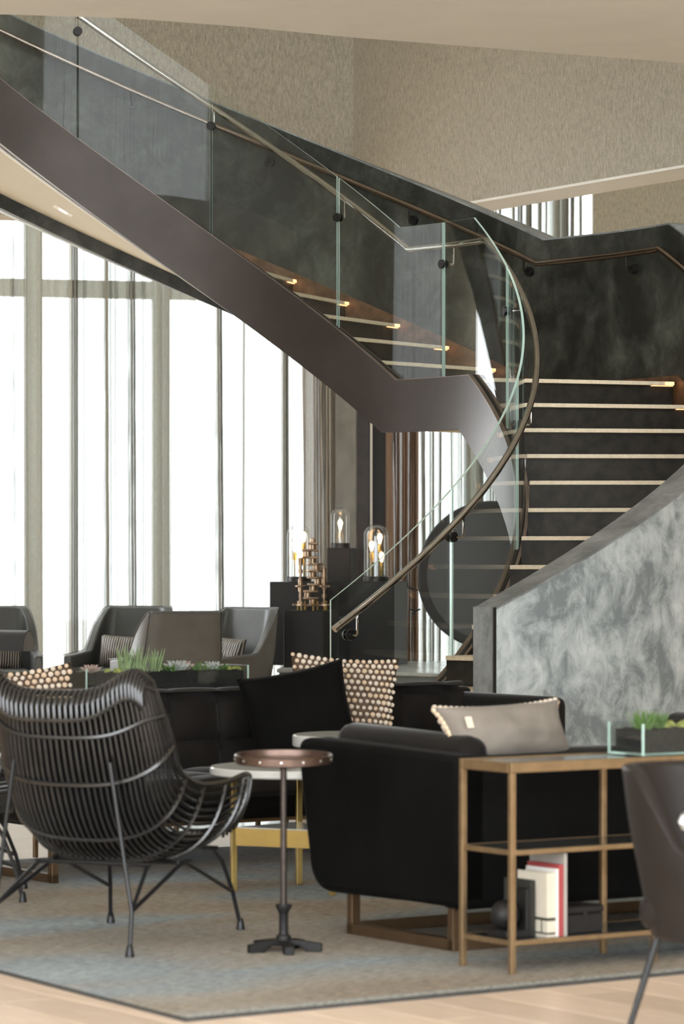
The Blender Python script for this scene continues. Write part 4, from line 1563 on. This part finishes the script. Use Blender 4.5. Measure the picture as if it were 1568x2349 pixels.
# crankshaft sculpture
x, y, _ = look(716, 29.72)
cr = thing('crankshaft_sculpture', 'bronze sculpture of a crankshaft and two camshafts on a toothed disc', 'sculpture', (x, y, 0.955))
dp = MB()
NT_ = 60
pr = []
for k in range(NT_ * 2):
    a = math.pi * k / NT_
    rr = 0.178 if k % 2 else 0.170
    pr.append((rr * math.cos(a), rr * math.sin(a)))
dp.prism(pr, 0.042, 0.056, 'z').build('toothed_disc', 'sculpture_metal', cr)
for k in range(7):
    a = k * 2 * math.pi / 7 + 0.3
    MB().tube([(0.13 * math.cos(a), 0.13 * math.sin(a), 0), (0.13 * math.cos(a), 0.13 * math.sin(a), 0.082)], [.009, .006], 8).build('stud', 'brass', cr, smooth=True)
z = 0.056
offs = [(-.012, 0.01), (.035, .01), (-.035, -.01), (.03, 0), (-.03, .01), (.03, -.01), (-.02, 0)]
cs_ = MB()
rg = random.Random(2)
for k, (ox, oy) in enumerate([(0, 0), (-.045, 0), (0, 0), (.045, .02), (0, 0), (.03, -.03), (0, 0), (-.045, .01), (0, 0)]):
    cs_.lathe([(.0, 0), (.034, 0), (.034, .040), (.0, .040)], 16, (ox + .005, oy, z))
    z += .040
    nx_ = [(0, 0), (-.045, 0), (0, 0), (.045, .02), (0, 0), (.03, -.03), (0, 0), (-.045, .01), (0, 0), (0, 0)][k + 1]
    mx_ = ((ox + nx_[0]) / 2, (oy + nx_[1]) / 2)
    dirx = math.atan2(nx_[1] - oy, nx_[0] - ox) if (nx_ != (ox, oy)) else 0
    L_ = .095 + math.hypot(nx_[0] - ox, nx_[1] - oy)
    cs_.rbox((mx_[0] + .005, mx_[1], z + .010), (L_, .075, .021), .008, 2, rz=dirx + rg.uniform(-.2, .2))
    z += .021
cs_.lathe([(0, 0), (.026, 0), (.026, .03), (.018, .04), (0, .04)], 14, (.005, 0, z)).build('crankshaft', 'sculpture_metal', cr, smooth=True, angle=35)
for sx, hh in ((-.105, .44), (.105, .365)):
    pf = []
    zz = 0.056
    rg2 = random.Random(int(hh * 100))
    while zz < hh:
        r_ = rg2.choice([.012, .014, .021, .024])
        st = rg2.uniform(.018, .035)
        pf += [(r_, zz), (r_, zz + st)]
        zz += st
    pf.append((.009, hh)); pf.append((.008, hh + .03)); pf.append((0, hh + .032))
    MB().lathe(pf, 14, (sx, -.03, 0)).build('camshaft', 'sculpture_metal', cr, smooth=True, angle=35)
    MB().lathe([(.0, .205), (.048, .205), (.052, .212), (.048, .22), (0, .22)], 28, (sx, -.03, 0)).build('cam_gear', 'sculpture_metal', cr, smooth=True, angle=35)

# dark disc sculpture standing on the ledge behind the stair
x, y, _ = look(1125, 29.4)
RD = 0.655
dk = thing('disc_sculpture', 'large dark round disc standing on the ledge behind the lower glass panels', 'sculpture', (x, y, 0.45))
MD = Matrix.Translation((0, 0, 0.82)) @ Matrix.Rotation(R(8), 4, 'Z') @ Matrix.Rotation(math.pi / 2, 4, 'X')
MB().lathe([(0, -.02), (RD * .88, -.02), (RD * .88, .018), (0, .018)], 72, M=MD).build('disc_face', 'gong_dark', dk, smooth=True, angle=35)
MB().lathe([(RD * .88, -.03), (RD - .012, -.03), (RD, -.018), (RD, .03), (RD - .012, .04), (RD * .885, .04), (RD * .88, .03), (RD * .88, -.03)], 96, M=MD).build('rim', 'gong_rim', dk, smooth=True, angle=35)
MB().rbox((0, 0, 0.075), (0.5, 0.22, 0.15), 0.01, 2).build('stand', 'gong_rim', dk)
hk = [(-RD * 0.985, 0, 0.82 + .075), (-RD * 1.05, -.02, 0.82 + .07), (-RD * 1.12, -.03, .82 + .05), (-RD * 1.12, -.03, .82 - .09), (-RD * 1.08, -.02, .82 - .115), (-RD * .985, 0, .82 - .13)]
MB().tube(spline(hk, 16), .007, 8).build('wire_handle', 'black_metal', dk, smooth=True)
MB().tube([(-RD * .95, -.02, .82 - .30), (-RD * 1.02, -.03, .82 - .315), (-RD * 1.06, -.035, .82 - .35)], .008, 8).build('twig_hook', 'black_metal', dk, smooth=True)
MB().tube([(-RD * 1.02, -.03, .82 - .315), (-RD * 1.085, -.04, .82 - .30)], .007, 8).build('twig_hook', 'black_metal', dk, smooth=True)
